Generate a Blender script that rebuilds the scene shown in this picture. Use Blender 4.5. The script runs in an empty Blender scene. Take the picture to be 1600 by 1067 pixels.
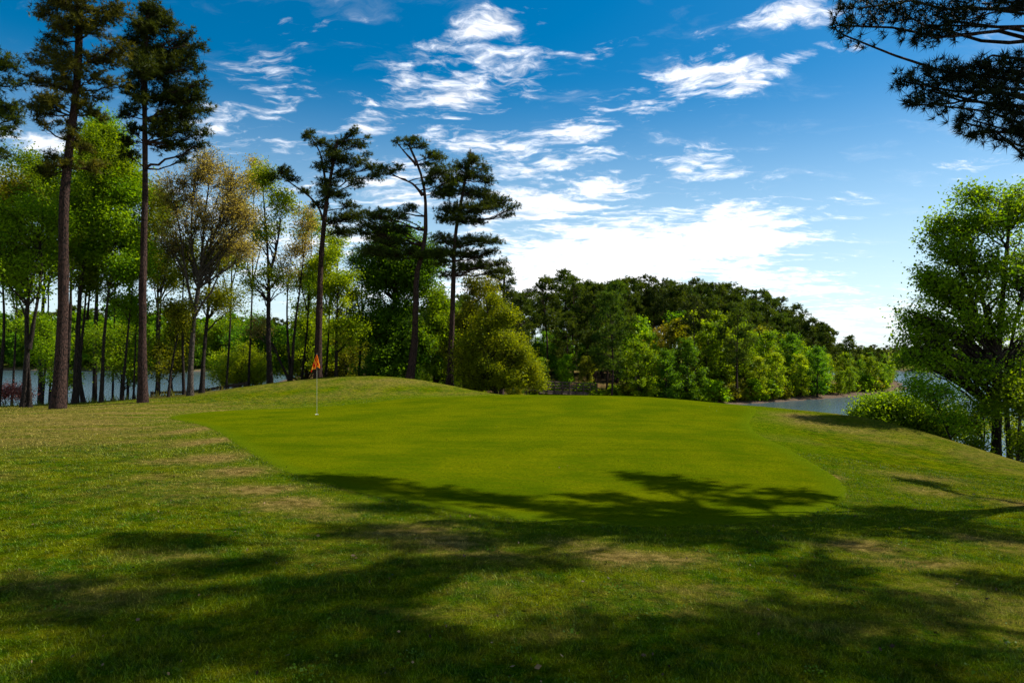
import bpy, math
import numpy as np
from mathutils import Vector

SC = bpy.context.scene
COL = SC.collection
F = 1067.0; HY = 545.0; CZ = 1.7
LAKE = -5.3
rad = math.radians
def W(px, py, D): return np.array([(px-800)/F*D, D, CZ+(HY-py)/F*D])
def unit(v): return v/np.maximum(np.linalg.norm(v, axis=-1, keepdims=True), 1e-9)

# ------------------------------------------------------------------ scene, camera, light
SUN_AZ, SUN_EL = rad(69), rad(48)            # azimuth measured from the view axis (+Y) towards +X
SD = np.array([math.sin(SUN_AZ)*math.cos(SUN_EL), math.cos(SUN_AZ)*math.cos(SUN_EL), math.sin(SUN_EL)])
cam = bpy.data.cameras.new('camera'); co = bpy.data.objects.new('camera', cam); COL.objects.link(co)
co.location = (0, 0, CZ); co.rotation_euler = (rad(90), 0, 0)
cam.sensor_width = 36; cam.lens = 24; cam.shift_y = (HY-533.5)/1600
cam.clip_start = .1; cam.clip_end = 6000
SC.camera = co
sun = bpy.data.lights.new('sun', 'SUN'); so = bpy.data.objects.new('sun', sun); COL.objects.link(so)
sun.energy = 5.0; sun.angle = rad(.53); sun.color = (1, .95, .86)
so.rotation_euler = Vector(SD).to_track_quat('Z', 'Y').to_euler(); so.location = (30, 20, 60)
SC.view_settings.view_transform = 'Standard'; SC.view_settings.look = 'None'
SC.view_settings.exposure = 0.82; SC.view_settings.gamma = 1
SC.cycles.max_bounces = 7; SC.cycles.diffuse_bounces = 4; SC.cycles.transmission_bounces = 4
SC.cycles.use_denoising = True; SC.cycles.denoising_prefilter = 'FAST'
SC.cycles.sample_clamp_indirect = 4

# ------------------------------------------------------------------ node helpers
class NT:
    def __init__(s, nt): s.nt = nt; s.n = nt.nodes; s.l = nt.links
    def add(s, t, **kw):
        n = s.n.new(t)
        for k, v in kw.items(): setattr(n, k, v)
        return n
    def put(s, sock, v):
        if v is None: return
        if isinstance(v, bpy.types.NodeSocket): s.l.new(v, sock)
        elif isinstance(v, (tuple, list)) and len(v) == 3 and sock.type == 'RGBA': sock.default_value = (*v, 1)
        else: sock.default_value = v
    def math(s, op, a, b=None, c=None, clamp=False):
        n = s.add('ShaderNodeMath', operation=op, use_clamp=clamp)
        for i, v in enumerate((a, b, c)):
            s.put(n.inputs[i], v)
        return n.outputs[0]
    def vmath(s, op, a, b=None):
        n = s.add('ShaderNodeVectorMath', operation=op)
        s.put(n.inputs[0], a); s.put(n.inputs[1], b)
        return n.outputs['Value'] if op in ('LENGTH', 'DOT_PRODUCT', 'DISTANCE') else n.outputs[0]
    def mix(s, f, a, b, mode='MIX'):
        n = s.add('ShaderNodeMix', data_type='RGBA', blend_type=mode)
        s.put(n.inputs[0], f); s.put(n.inputs[6], a); s.put(n.inputs[7], b)
        return n.outputs[2]
    def noise(s, vec, scale, detail=4, rough=.55, dist=0, out='Fac'):
        n = s.add('ShaderNodeTexNoise')
        s.put(n.inputs['Vector'], vec); n.inputs['Scale'].default_value = scale
        n.inputs['Detail'].default_value = detail; n.inputs['Roughness'].default_value = rough
        n.inputs['Distortion'].default_value = dist
        return n.outputs[out]
    def ramp(s, v, a, b, lo=0., hi=1., smooth=True):
        n = s.add('ShaderNodeMapRange', interpolation_type='SMOOTHSTEP' if smooth else 'LINEAR')
        s.put(n.inputs[0], v)
        for i, x in enumerate((a, b, lo, hi)): n.inputs[i+1].default_value = x
        return n.outputs[0]
    def mapping(s, vec, loc=(0,0,0), rot=(0,0,0), sc=(1,1,1)):
        n = s.add('ShaderNodeMapping'); s.put(n.inputs[0], vec)
        n.inputs[1].default_value = loc; n.inputs[2].default_value = rot; n.inputs[3].default_value = sc
        return n.outputs[0]
    def attr(s, name): return s.add('ShaderNodeAttribute', attribute_name=name).outputs['Fac']
    def bump(s, h, strength, dist):
        n = s.add('ShaderNodeBump'); n.inputs['Strength'].default_value = strength
        n.inputs['Distance'].default_value = dist; s.put(n.inputs['Height'], h); return n.outputs[0]

def material(name):
    m = bpy.data.materials.new(name); m.use_nodes = True
    t = NT(m.node_tree); t.n.clear()
    out = t.add('ShaderNodeOutputMaterial'); b = t.add('ShaderNodeBsdfPrincipled')
    t.l.new(b.outputs[0], out.inputs[0]); t.out = out; t.b = b
    return m, t

# ------------------------------------------------------------------ world: Nishita sky with drifting clouds
def pxang(px, py):
    return math.atan2(px-800, F), math.atan2(HY-py, math.hypot(F, px-800))
def make_world():
    w = bpy.data.worlds.new('World'); SC.world = w; w.use_nodes = True
    t = NT(w.node_tree); t.n.clear()
    out = t.add('ShaderNodeOutputWorld'); bg = t.add('ShaderNodeBackground')
    t.l.new(bg.outputs[0], out.inputs[0]); bg.inputs[1].default_value = .05
    sky = t.add('ShaderNodeTexSky', sky_type='NISHITA'); sky.sun_disc = False
    sky.sun_elevation = SUN_EL; sky.sun_rotation = SUN_AZ
    sky.altitude = 300; sky.air_density = 1.0; sky.dust_density = .6; sky.ozone_density = 2.5
    hs = t.add('ShaderNodeHueSaturation'); hs.inputs['Saturation'].default_value = 1.54; hs.inputs['Value'].default_value = 1.3
    hs.inputs['Hue'].default_value = .492
    t.l.new(sky.outputs[0], hs.inputs['Color']); skyc = hs.outputs[0]
    d = t.add('ShaderNodeTexCoord').outputs['Generated']
    sx = t.add('ShaderNodeSeparateXYZ'); t.l.new(d, sx.inputs[0]); x, y, z = sx.outputs
    az = t.math('ARCTAN2', x, y); el = t.math('ARCSINE', z)
    cb = t.add('ShaderNodeCombineXYZ'); t.l.new(az, cb.inputs[0]); t.l.new(el, cb.inputs[1]); A = cb.outputs[0]
    # a flat cloud deck seen in perspective gives the fine structure its foreshortening
    zz = t.math('ADD', t.math('MAXIMUM', z, 0.), .16)
    cp = t.add('ShaderNodeCombineXYZ'); t.l.new(t.math('DIVIDE', x, zz), cp.inputs[0]); t.l.new(t.math('DIVIDE', y, zz), cp.inputs[1])
    P = cp.outputs[0]
    warp = t.noise(P, 2.2, 4, .6, out='Color')
    wv = t.vmath('SUBTRACT', warp, (.5, .5, .5))
    Pw = t.vmath('ADD', P, t.vmath('MULTIPLY', wv, (.28, .28, 0)))
    Aw = t.vmath('ADD', A, t.vmath('MULTIPLY', wv, (.16, .07, 0)))
    f1 = t.noise(t.mapping(Pw, rot=(0, 0, .45), sc=(1.0, 1.9, 1)), 4.0, 10, .64)
    f2 = t.noise(t.mapping(Pw, loc=(3, 1, 0), rot=(0, 0, .2), sc=(1.0, 2.2, 1)), 11, 8, .62)
    f3 = t.noise(t.mapping(Pw, loc=(7, 2, 0), rot=(0, 0, .3)), 22, 5, .6)
    tex = t.math('ADD', t.math('ADD', t.math('MULTIPLY', f1, .56), t.math('MULTIPLY', f2, .28)), t.math('MULTIPLY', f3, .16))
    blobs = [  # px, py, rx, ry, tilt (deg, rising right), strength
        (745, 48, 120, 34, 24, .84), (850, 35, 22, 26, 0, .55), (735, 128, 165, 54, 10, .95), (1085, 125, 150, 42, 12, 1.05), (1235, 92, 140, 20, 12, .85), (1010, 140, 60, 25, 0, .7),
        (425, 175, 75, 70, 10, .72), (458, 115, 60, 40, 0, .6), (450, 38, 50, 35, 0, .55), (560, 185, 70, 55, 20, .72), (690, 205, 85, 30, 8, .75),
        (905, 203, 65, 30, 8, 1.0), (850, 246, 150, 28, 8, .95), (760, 228, 80, 26, 5, .85), (1075, 256, 105, 30, -6, 1.0), (900, 290, 140, 24, 5, .9),
        (860, 320, 170, 46, 4, 1.25), (1130, 375, 160, 60, 8, 1.8), (980, 405, 270, 75, 3, 1.6), (880, 430, 240, 65, 0, 1.55), (1190, 440, 160, 45, 0, 1.15), (1320, 500, 190, 45, 3, 1.0),
        (1120, 300, 130, 22, 5, .62), (1270, 320, 90, 20, 8, .5), (60, 215, 120, 45, 10, .95), (330, 200, 90, 60, 15, .7), (620, 300, 120, 55, 5, .9), (250, 60, 40, 20, 0, .4), (520, 45, 40, 20, 0, .5),
        (1250, 8, 80, 26, 10, .85), (1300, 18, 55, 24, 0, .9), (1325, 84, 45, 13, 10, .75), (930, 92, 65, 14, 18, .65), (150, 330, 260, 90, 0, .75), (450, 380, 260, 110, 0, .75), (700, 470, 250, 70, 0, .9), (1560, 250, 120, 60, 0, .45),
    ]
    acc = None
    for px, py, rx, ry, rot, st in blobs:
        a0, e0 = pxang(px, py); k = math.cos(a0)**2/F
        mp = t.add('ShaderNodeMapping', vector_type='TEXTURE'); t.l.new(Aw, mp.inputs[0])
        mp.inputs[1].default_value = (a0, e0, 0); mp.inputs[2].default_value = (0, 0, rad(rot)); mp.inputs[3].default_value = (rx*k*1.25, ry*k*1.25, 1)
        v = t.ramp(t.vmath('LENGTH', mp.outputs[0]), 0., 1.25, st, 0.)
        acc = v if acc is None else t.math('MAXIMUM', acc, v)
    back = t.ramp(y, .1, -.4, 0., .75)                                   # scattered cloud over the rest of the sky
    acc = t.math('MAXIMUM', acc, back)
    wisp = t.math('MULTIPLY', t.ramp(f1, .5, .75), .10)
    dens = t.math('ADD', t.ramp(t.math('ADD', acc, t.math('MULTIPLY', t.math('SUBTRACT', tex, .5), 5.2)), .42, 1.5, 0, 1), wisp, clamp=True)
    low = t.ramp(el, rad(22), rad(-2), 0., .7)
    shade = t.ramp(f2, .35, .7, 13, 19)
    cc = t.add('ShaderNodeCombineColor')
    t.l.new(shade, cc.inputs[0]); t.l.new(t.math('MULTIPLY', shade, 1.0), cc.inputs[1]); t.l.new(t.math('MULTIPLY', shade, 1.03), cc.inputs[2])
    col = t.mix(low, skyc, (10.5, 13., 14.5))
    col = t.mix(dens, col, cc.outputs[0])
    # below the horizon: dull ground tone
    col = t.mix(t.ramp(z, 0., -.03), col, (.6, .7, .5))
    t.l.new(col, bg.inputs[0])
make_world()

# ------------------------------------------------------------------ terrain
def zc(px, py, D):
    w = W(px, py, D); return (w[0], w[1], w[2])
pts = [zc(*a) for a in [(800,1067,3.5),(300,1067,3.5),(1300,1067,3.5),(800,900,5.4),(800,825,7.4),(800,740,11.8),(495,648,24),(800,650,23),(800,617,33),(700,618,34),(1000,620,32),(1150,632,30),
    (1340,652,25),(1450,693,20),(1540,740,15.5),(1600,757,13.5),(1300,800,9),(1500,830,7.86),(1250,700,15.8),(1150,655,22.3),(345,670,19.2),(200,700,13.8),(0,720,11),(0,645,24),(100,645,24),
    (250,648,25),(0,850,5.95),(90,637,28),(0,637,28),(-200,640,28),(230,630,29),(560,588,38),(480,592,38),(400,603,36),(320,617,33),(640,592,38),(700,603,37),(740,614,35),(560,628,31),(450,633,30),(640,620,32)]]
pts += [(0,40,-1.3),(8,38,-1.5),(-10,47,-.7),(-20,44,-1.6),(-9,58,-1.7),(4,52,-2.2),(-30,50,-2.4),(0,-6,.1),(-9,-5,.2),(9,-5,.1),(-16,8,.1),(-28,18,-.2),(14,4,-.1),(18,-2,0.),(13,10,-.6)]
pts = np.array(pts)
def tps_k(r2): return .5*r2*np.log(r2+1e-9)
n_ = len(pts); XY = pts[:, :2]
K_ = tps_k(((XY[:, None]-XY[None])**2).sum(-1))+np.eye(n_)*.6
P_ = np.c_[np.ones(n_), XY]
sol = np.linalg.solve(np.block([[K_, P_], [P_.T, np.zeros((3, 3))]]), np.r_[pts[:, 2], 0, 0, 0])
def tps(x, y):
    out = np.zeros_like(x)
    for i in range(n_): out += sol[i]*tps_k((x-XY[i, 0])**2+(y-XY[i, 1])**2)
    return out+sol[n_]+sol[n_+1]*x+sol[n_+2]*y
def sdf(poly, x, y):
    p = np.array(poly, float); d = np.full(x.shape, 1e18); s = np.ones(x.shape)
    for i in range(len(p)):
        a, b = p[i], p[i-1]; e = b-a; wx, wy = x-a[0], y-a[1]
        t = np.clip((wx*e[0]+wy*e[1])/(e@e), 0, 1)
        d = np.minimum(d, (wx-e[0]*t)**2+(wy-e[1]*t)**2)
        c1, c2, c3 = y >= a[1], y < b[1], e[0]*wy > e[1]*wx
        s = np.where((c1 & c2 & c3) | (~c1 & ~c2 & ~c3), -s, s)
    return s*np.sqrt(d)
PLAT = [(-60,20),(-30,30.5),(-22,32),(-17,34),(-15,42),(-12,48),(-5,49),(2,44),(7,38),(10.3,31),(12.8,25),(12.6,20),(11.6,15.5),(13,12),(18,7),(24,0),(26,-40),(-60,-40)]
HILL = [(-40,110),(-18,92),(-10,76),(0,72),(10,77),(22,83),(31,88),(45,97),(62,111),(70,122),(84,150),(40,185),(0,210),(-60,215),(-50,150)]
def smooth(t): t = np.clip(t, 0, 1); return t*t*(3-2*t)
def hsh(x, y, s): return np.sin(x*s+1.3*np.sin(y*s*.7+2))*np.sin(y*s*1.1+.9*np.sin(x*s*.8))
def terrain(x, y):
    x = np.atleast_1d(np.asarray(x, float)); y = np.atleast_1d(np.asarray(y, float))
    zn = tps(np.clip(x, -36, 26), np.clip(y, -9, 60))
    s = sdf(PLAT, x, y)
    # far land
    h = -sdf(HILL, x, y)
    zh = np.where(h > 0, LAKE+.25*smooth(h/2)+.1*h-.1*np.maximum(h-75, 0), LAKE-1.4*smooth(-h/14))
    r = np.hypot(x, y)
    edge = 262+22*np.sin(np.arctan2(x, y)*7+1)+10*np.sin(np.arctan2(x, y)*17)
    f = r-edge
    zr = np.where(f > 0, LAKE+.4*smooth(f/4)+np.minimum(.09*f, 3.+10*smooth((-x-20)/60)), -99)
    zf = np.maximum(np.maximum(zh, LAKE-1.4), zr)
    right = smooth((x-4)/8); left = smooth((-x-14)/10)
    wid = 13*right+34*(1-right)*(1-left)+62*left
    t = np.clip(s/wid, 0, 1)
    wgt = np.where(left > .5, t*(.55+.45*t), smooth(t))
    wgt = left*(t*(.75+.25*t))+(1-left)*smooth(t)
    return zn*(1-wgt)+zf*wgt
def tz(x, y): return float(terrain(x, y)[0])
def hit(px, py, lo=2.5, hi=60):
    D = np.linspace(lo, hi, 1400); x = (px-800)/F*D
    below = (CZ+(HY-py)/F*D) < terrain(x, D)
    i = int(np.argmax(below)) if below.any() else len(D)-1
    return np.array([x[i], D[i], CZ+(HY-py)/F*D[i]])

# ------------------------------------------------------------------ mesh building
def mk_mesh(name, V, quads=None, tris=None, mats=(), attrs=None, smooth_=False, mat_idx=None):
    me = bpy.data.meshes.new(name)
    V = np.asarray(V, np.float32).reshape(-1, 3)
    q = np.zeros((0, 4), np.int32) if quads is None else np.asarray(quads, np.int32).reshape(-1, 4)
    t = np.zeros((0, 3), np.int32) if tris is None else np.asarray(tris, np.int32).reshape(-1, 3)
    idx = np.r_[q.ravel(), t.ravel()].astype(np.int32)
    starts = np.r_[np.arange(len(q))*4, len(q)*4+np.arange(len(t))*3].astype(np.int32)
    me.vertices.add(len(V)); me.vertices.foreach_set('co', V.ravel())
    me.loops.add(len(idx)); me.loops.foreach_set('vertex_index', idx)
    me.polygons.add(len(starts)); me.polygons.foreach_set('loop_start', starts)
    for m in mats: me.materials.append(m)
    if mat_idx is not None: me.polygons.foreach_set('material_index', np.asarray(mat_idx, np.int32))
    me.update(calc_edges=True)
    me.polygons.foreach_set('use_smooth', np.full(len(starts), bool(smooth_)))
    for k, v in (attrs or {}).items():
        a = me.attributes.new(k, 'FLOAT', 'POINT'); a.data.foreach_set('value', np.asarray(v, np.float32))
    me.update()
    return me
def link(name, me, parent=None, loc=None):
    o = bpy.data.objects.new(name, me); COL.objects.link(o)
    if parent is not None: o.parent = parent
    if loc is not None: o.location = loc
    return o
def tag(o, label=None, cat=None, group=None, kind=None):
    for k, v in (('label', label), ('category', cat), ('group', group), ('kind', kind)):
        if v: o[k] = v
    return o
def empty(name, loc, label, cat, group=None, rz=0):
    o = bpy.data.objects.new(name, None); COL.objects.link(o); o.location = tuple(loc); o.rotation_euler.z = rz
    o.empty_display_size = .3
    return tag(o, label, cat, group)
def copy_thing(o, loc, rz=0, sc=None, label=None, group=None):
    c = o.copy(); COL.objects.link(c); c.location = tuple(loc); c.rotation_euler.z = rz
    if sc is not None: c.scale = sc if isinstance(sc, (tuple, list)) else (sc, sc, sc)
    if label: c['label'] = label
    if group: c['group'] = group
    for ch in KIDS.get(o.name, []):
        d = ch.copy(); COL.objects.link(d); d.parent = c
    return c
KIDS = {}
def kid(root, name, me):
    o = link(name, me, root); KIDS.setdefault(root.name, []).append(o); return o

class Acc:
    def __init__(s): s.V = []; s.Q = []; s.T = []; s.A = []; s.n = 0
    def add(s, V, Q=None, T=None, tone=None):
        V = np.asarray(V, float).reshape(-1, 3)
        if Q is not None: s.Q.append(np.asarray(Q).reshape(-1, 4)+s.n)
        if T is not None: s.T.append(np.asarray(T).reshape(-1, 3)+s.n)
        s.V.append(V); s.A.append(np.full(len(V), .5) if tone is None else tone); s.n += len(V)
    def mesh(s, name, mats, smooth_=False):
        return mk_mesh(name, np.concatenate(s.V), np.concatenate(s.Q) if s.Q else None, np.concatenate(s.T) if s.T else None, mats, {'tone': np.concatenate(s.A)}, smooth_)
def tubes(P, R, k=5):
    """P [B,n,3], R [B,n] -> verts, quads"""
    P = np.asarray(P, float); R = np.asarray(R, float); B, n, _ = P.shape
    T = unit(np.gradient(P, axis=1)); d = unit(P[:, -1]-P[:, 0])
    ref = np.where(np.abs(d[:, 2:3]) > .8, np.array([[1., 0, 0]]), np.array([[0, 0, 1.]]))[:, None, :]
    U = unit(np.cross(T, np.broadcast_to(ref, T.shape))); Vv = np.cross(T, U)
    a = np.arange(k)*2*np.pi/k
    ring = U[:, :, None]*np.cos(a)[None, None, :, None]+Vv[:, :, None]*np.sin(a)[None, None, :, None]
    V = P[:, :, None]+ring*R[:, :, None, None]
    i = np.arange(n-1)[:, None]*k; j = np.arange(k)[None]; j2 = (j+1) % k
    q = np.stack([i+j, i+j2, i+k+j2, i+k+j], -1).reshape(-1, 4)
    Q = (np.arange(B)*n*k)[:, None, None]+q[None]
    return V.reshape(-1, 3), Q.reshape(-1, 4)
def bez(A, C, E, n):
    t = np.linspace(0, 1, n)[None, :, None]
    return (1-t)**2*A[:, None]+2*t*(1-t)*C[:, None]+t*t*E[:, None]
def resample(p, n):
    p = np.asarray(p, float); s = np.r_[0, np.cumsum(np.linalg.norm(np.diff(p, axis=0), axis=1))]
    if len(p) == 2: return p[0]+(p[1]-p[0])*np.linspace(0, 1, n)[:, None]
    # Catmull-Rom through the points
    q = np.vstack([2*p[0]-p[1], p, 2*p[-1]-p[-2]]); u = np.linspace(0, s[-1], n); out = []
    for v in u:
        i = min(max(np.searchsorted(s, v)-1, 0), len(p)-2); t = (v-s[i])/max(s[i+1]-s[i], 1e-9)
        a, b, c, d = q[i:i+4]
        out.append(.5*(2*b+(c-a)*t+(2*a-5*b+4*c-d)*t*t+(3*b-a-3*c+d)*t**3))
    return np.array(out)
def leaf_quads(rng, C, size, tone, droop=.3, aspect=.62):
    n = len(C); size = size*np.where(rng.uniform(size=n) < .15, 1.5, 1.); a = unit(rng.normal(size=(n, 3))*[1, 1, .7]-[0, 0, droop])
    b = unit(np.cross(a, unit(rng.normal(size=(n, 3))+[0, 0, .8])))
    s = (size*rng.uniform(.65, 1.3, n))[:, None]
    V = np.stack([C-a*s*.5, C+b*s*.5*aspect, C+a*s*.5, C-b*s*.5*aspect], 1)
    return V.reshape(-1, 3), np.arange(n*4).reshape(-1, 4), np.repeat(tone, 4)
def needle_tufts(rng, C, D, K, L, w, tone):
    n = len(C); d = unit(D[:, None]*.75+unit(rng.normal(size=(n, K, 3))))
    s = L*rng.uniform(.6, 1.1, (n, K, 1)); b = unit(np.cross(d, rng.normal(size=(n, K, 3))))*w*.5
    base = C[:, None]+d*s*.08; tip = base+d*s
    V = np.stack([base-b, base+b, tip], 2)
    return V.reshape(-1, 3), np.arange(n*K*3).reshape(-1, 3), np.repeat(tone, K*3)

# ------------------------------------------------------------------ materials
def foliage_mat(name, c1, c2, trans=.35, tcol=None, rnd=.9):
    m, t = material(name)
    tone = t.attr('tone'); oi = t.add('ShaderNodeObjectInfo')
    col = t.mix(tone, c1, c2)
    hs = t.add('ShaderNodeHueSaturation'); t.l.new(col, hs.inputs['Color'])
    t.l.new(t.ramp(oi.outputs['Random'], 0, 1, .5-.008*rnd, .5+.016*rnd, False), hs.inputs['Hue'])
    t.l.new(t.ramp(oi.outputs['Random'], 0, 1, 1-.25*rnd, 1+.25*rnd, False), hs.inputs['Value'])
    col = hs.outputs[0]
    t.put(t.b.inputs['Base Color'], col); t.b.inputs['Roughness'].default_value = .55
    t.b.inputs['Specular IOR Level'].default_value = .08
    if trans > 0:
        tr = t.add('ShaderNodeBsdfTranslucent')
        t.put(tr.inputs[0], t.mix(1., col, tcol or (1.6, 1.45, .35), 'MULTIPLY'))
        mx = t.add('ShaderNodeMixShader'); mx.inputs[0].default_value = trans
        t.l.new(t.b.outputs[0], mx.inputs[1]); t.l.new(tr.outputs[0], mx.inputs[2]); t.l.new(mx.outputs[0], t.out.inputs[0])
    return m
def bark_mat(name, c1, c2, scale=6, zs=.22):
    m, t = material(name)
    oc = t.add('ShaderNodeTexCoord').outputs['Object']
    v = t.mapping(oc, sc=(1, 1, zs))
    vo = t.add('ShaderNodeTexVoronoi', feature='DISTANCE_TO_EDGE'); t.put(vo.inputs['Vector'], t.vmath('ADD', v, t.vmath('MULTIPLY', t.noise(v, 4, out='Color'), (.12, .12, .12))))
    vo.inputs['Scale'].default_value = scale*2
    n = t.noise(v, scale*3, 6, .65); e = t.ramp(vo.outputs['Distance'], 0, .16)
    h = t.math('ADD', t.math('MULTIPLY', n, .5), t.math('MULTIPLY', e, .6))
    big = t.noise(oc, .8, 3)
    c = t.mix(t.ramp(h, .25, .95), c1, c2)
    t.put(t.b.inputs['Base Color'], t.mix(t.ramp(big, .45, .7, 0, .35), c, tuple(x*1.5 for x in c2)))
    t.b.inputs['Roughness'].default_value = .9; t.b.inputs['Specular IOR Level'].default_value = .15
    t.put(t.b.inputs['Normal'], t.bump(h, .9, .05))
    return m
M = {}
M['bark_pine'] = bark_mat('pine_bark', (.010, .007, .006), (.060, .032, .024), 11)
M['bark'] = bark_mat('tree_bark', (.009, .007, .006), (.042, .030, .023), 14)
M['bark_grey'] = bark_mat('grey_bark', (.025, .020, .016), (.10, .078, .06), 14)
M['needles'] = foliage_mat('pine_needles', (.012, .030, .004), (.075, .100, .010), .36, (1.5, 1.3, .4))
M['needles_warm'] = foliage_mat('pine_needles_warm', (.022, .030, .004), (.115, .105, .014), .36, (1.5, 1.3, .4))
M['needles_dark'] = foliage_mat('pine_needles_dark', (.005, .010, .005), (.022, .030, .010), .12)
M['fresh'] = foliage_mat('fresh_leaves', (.065, .150, .003), (.220, .320, .005), .55)
M['yellow'] = foliage_mat('yellow_green_leaves', (.105, .165, .003), (.285, .330, .006), .55)
M['deep'] = foliage_mat('deep_green_leaves', (.034, .100, .004), (.125, .235, .008), .52)
M['olive'] = foliage_mat('olive_leaves', (.070, .100, .004), (.215, .215, .010), .52)
M['bud'] = foliage_mat('budding_leaves', (.20, .150, .060), (.38, .32, .115), .55)
M['needles_hill'] = foliage_mat('hill_pine_needles', (.020, .048, .004), (.095, .140, .010), .4, (1.5, 1.3, .4))
M['russet'] = foliage_mat('russet_leaves', (.11, .085, .008), (.24, .19, .015), .5)
M['pink'] = foliage_mat('pink_leaves', (.22, .07, .06), (.42, .19, .15), .4, (1.2, .8, .7))
M['grassblade'] = None

# ------------------------------------------------------------------ trees
def frame_trunk(pts_, r0, r1, n=16, flare=1.4):
    p = resample(pts_, n); t = np.linspace(0, 1, n)
    r = r0+(r1-r0)*t**.85
    r = r*(1+(flare-1)*np.exp(-t*n/.8))
    return p, r
SPEC = {
 'pine': dict(k=.22, tw=36, K=11, L=.20, w=.028, mat='needles', bark='bark_pine', sag=-.05, tpt=3),
 'leaf': dict(k=.8, tw=17, m=40, size=.095, mat='fresh', bark='bark', sag=.16, sig=.19),
}
def build_tree(name, label, cat, group, base, trunks, clumps, kind, seed, branches_separate=False, single=False, **ov):
    """trunks: list of (pts, radii) local; clumps: [(center, radii, weight)] local"""
    rng = np.random.default_rng(seed); S = dict(SPEC[kind]); S.update(ov)
    root = empty(name, base, label, cat, group) if not single else None
    tk = Acc(); limbs = []; fo = Acc()
    for p, r in trunks:
        V, Q = tubes(p[None], r[None], S.get('tk', 9)); V = V+rng.normal(size=V.shape)*.012*np.minimum(1, np.repeat(r, S.get('tk', 9))/.1)[:, None]; tk.add(V, Q)
        tk.add(*_cap(p[-1], r[-1]))
    zmin = S.get('zmin', .0); tw_all = []
    zlo = min(p[0, 2] for p, r in trunks)+.3; zhi = max(p[-1, 2] for p, r in trunks)
    for C, R, wt in clumps:
        C = np.asarray(C, float); R = np.asarray(R, float)
        # attachment
        best = None
        for p, r in trunks:
            h = np.hypot(p[:, 0]-C[0], p[:, 1]-C[1]); tgt = C[2]-S['k']*h-.1
            sc = np.abs(p[:, 2]-np.clip(tgt, max(zlo, zmin), zhi-.1))+.15*h
            i = int(np.argmin(sc))
            if best is None or sc[i] < best[0]: best = (sc[i], p[i], r[i])
        A, ra = best[1], best[2]; L = np.linalg.norm(C-A)+1e-6
        ctl = A+(C-A)*.5+np.array([0, 0, S['sag']*L])+rng.normal(size=3)*.07*L
        lp = bez(A[None], ctl[None], C[None], 9)
        lp[0, 1:-1] += rng.normal(size=(7, 3))*S.get('jit', .018)*L
        rb = min(ra*.62, S.get('lr', .022)*L**.8+.012)
        lr = rb*(1-np.linspace(0, 1, 9)*.78)
        limbs.append((lp[0], lr))
        n = max(3, int(S['tw']*wt))
        d = unit(rng.normal(size=(n, 3))+[0, 0, .15]); rr = rng.uniform(0, 1, n)**(1/2.3)
        E = C+d*R*rr[:, None]
        t0 = rng.uniform(.45, 1, n); idx = t0*8; i0 = np.minimum(idx.astype(int), 7); fr = (idx-i0)[:, None]
        St = lp[0][i0]*(1-fr)+lp[0][i0+1]*fr
        c2 = (St+E)*.5+rng.normal(size=(n, 3))*.10*np.linalg.norm(E-St, axis=1)[:, None]-[0, 0, .04*R[2]]
        tw = bez(St, c2, E, 4); tw_all.append(tw)
        ct = np.clip(rng.normal(.5, .16), 0, 1)
        if kind == 'pine':
            dirs = unit(E-c2+[0, 0, .25*R[2]])
            ps = [tw[:, 3], tw[:, 2]*.6+tw[:, 3]*.4] + ([tw[:, 2]*.9+tw[:, 1]*.1] if S['tpt'] > 2 else [])
            for q in ps[:S['tpt']]:
                tone = np.clip(ct+rng.normal(0, .2, n), 0, 1)
                V, T, tn = needle_tufts(rng, q+rng.normal(size=q.shape)*.03, dirs, S['K'], S['L'], S['w'], tone); fo.add(V, None, T, tn)
        else:
            m = S['m']; t = rng.uniform(.25, 1.08, (n, m, 1))
            q = (1-t)**2*St[:, None]+2*t*(1-t)*c2[:, None]+t*t*E[:, None]+rng.normal(size=(n, m, 3))*S['sig']
            tone = np.clip(ct+rng.normal(0, .12, (n, 1))+rng.normal(0, .16, (n, m)), 0, 1)
            V, Q, tn = leaf_quads(rng, q.reshape(-1, 3), S['size'], tone.ravel()); fo.add(V, Q, None, tn)
    lmesh = None
    if S.get('twigs', True) and tw_all:
        tw = np.concatenate(tw_all); r = np.full(tw.shape[:2], 1.)*np.array([.010, .008, .006, .003])*S.get('twr', 1)
        V, Q = tubes(tw, r, 3); tk_target = fo if False else tk; tk.add(V, Q)
    if branches_separate:
        for p, r in limbs:
            V, Q = tubes(p[None], r[None], 6)
            kid(root, 'branch', mk_mesh('branch', V, Q, None, [M[S['bark']]], None, True))
    else:
        P = np.array([p for p, r in limbs]); R = np.array([r for p, r in limbs])
        V, Q = tubes(P, R, S.get('lk', 5)); tk.add(V, Q)
    if single:
        V = np.concatenate(tk.V+fo.V); Q = [q for q in tk.Q]; 
        nq = sum(len(q) for q in tk.Q)
        FQ = [q+tk.n for q in fo.Q]; FT = [q+tk.n for q in fo.T]
        Qa = np.concatenate(Q+FQ); Ta = np.concatenate(tk.T+FT) if (tk.T or FT) else None
        mi = np.r_[np.zeros(nq), np.ones(len(Qa)-nq), np.r_[np.zeros(sum(len(x) for x in tk.T)), np.ones(sum(len(x) for x in FT))]]
        me = mk_mesh(name, V, Qa, Ta, [M[S['bark']], M[S['mat']]], {'tone': np.concatenate(tk.A+fo.A)}, False, mi)
        o = link(name, me, None, tuple(base)); return tag(o, label, cat, group)
    kid(root, 'trunk', tk.mesh('trunk', [M[S['bark']]], True))
    kid(root, 'crown', fo.mesh('crown', [M[S['mat']]]))
    return root
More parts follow.
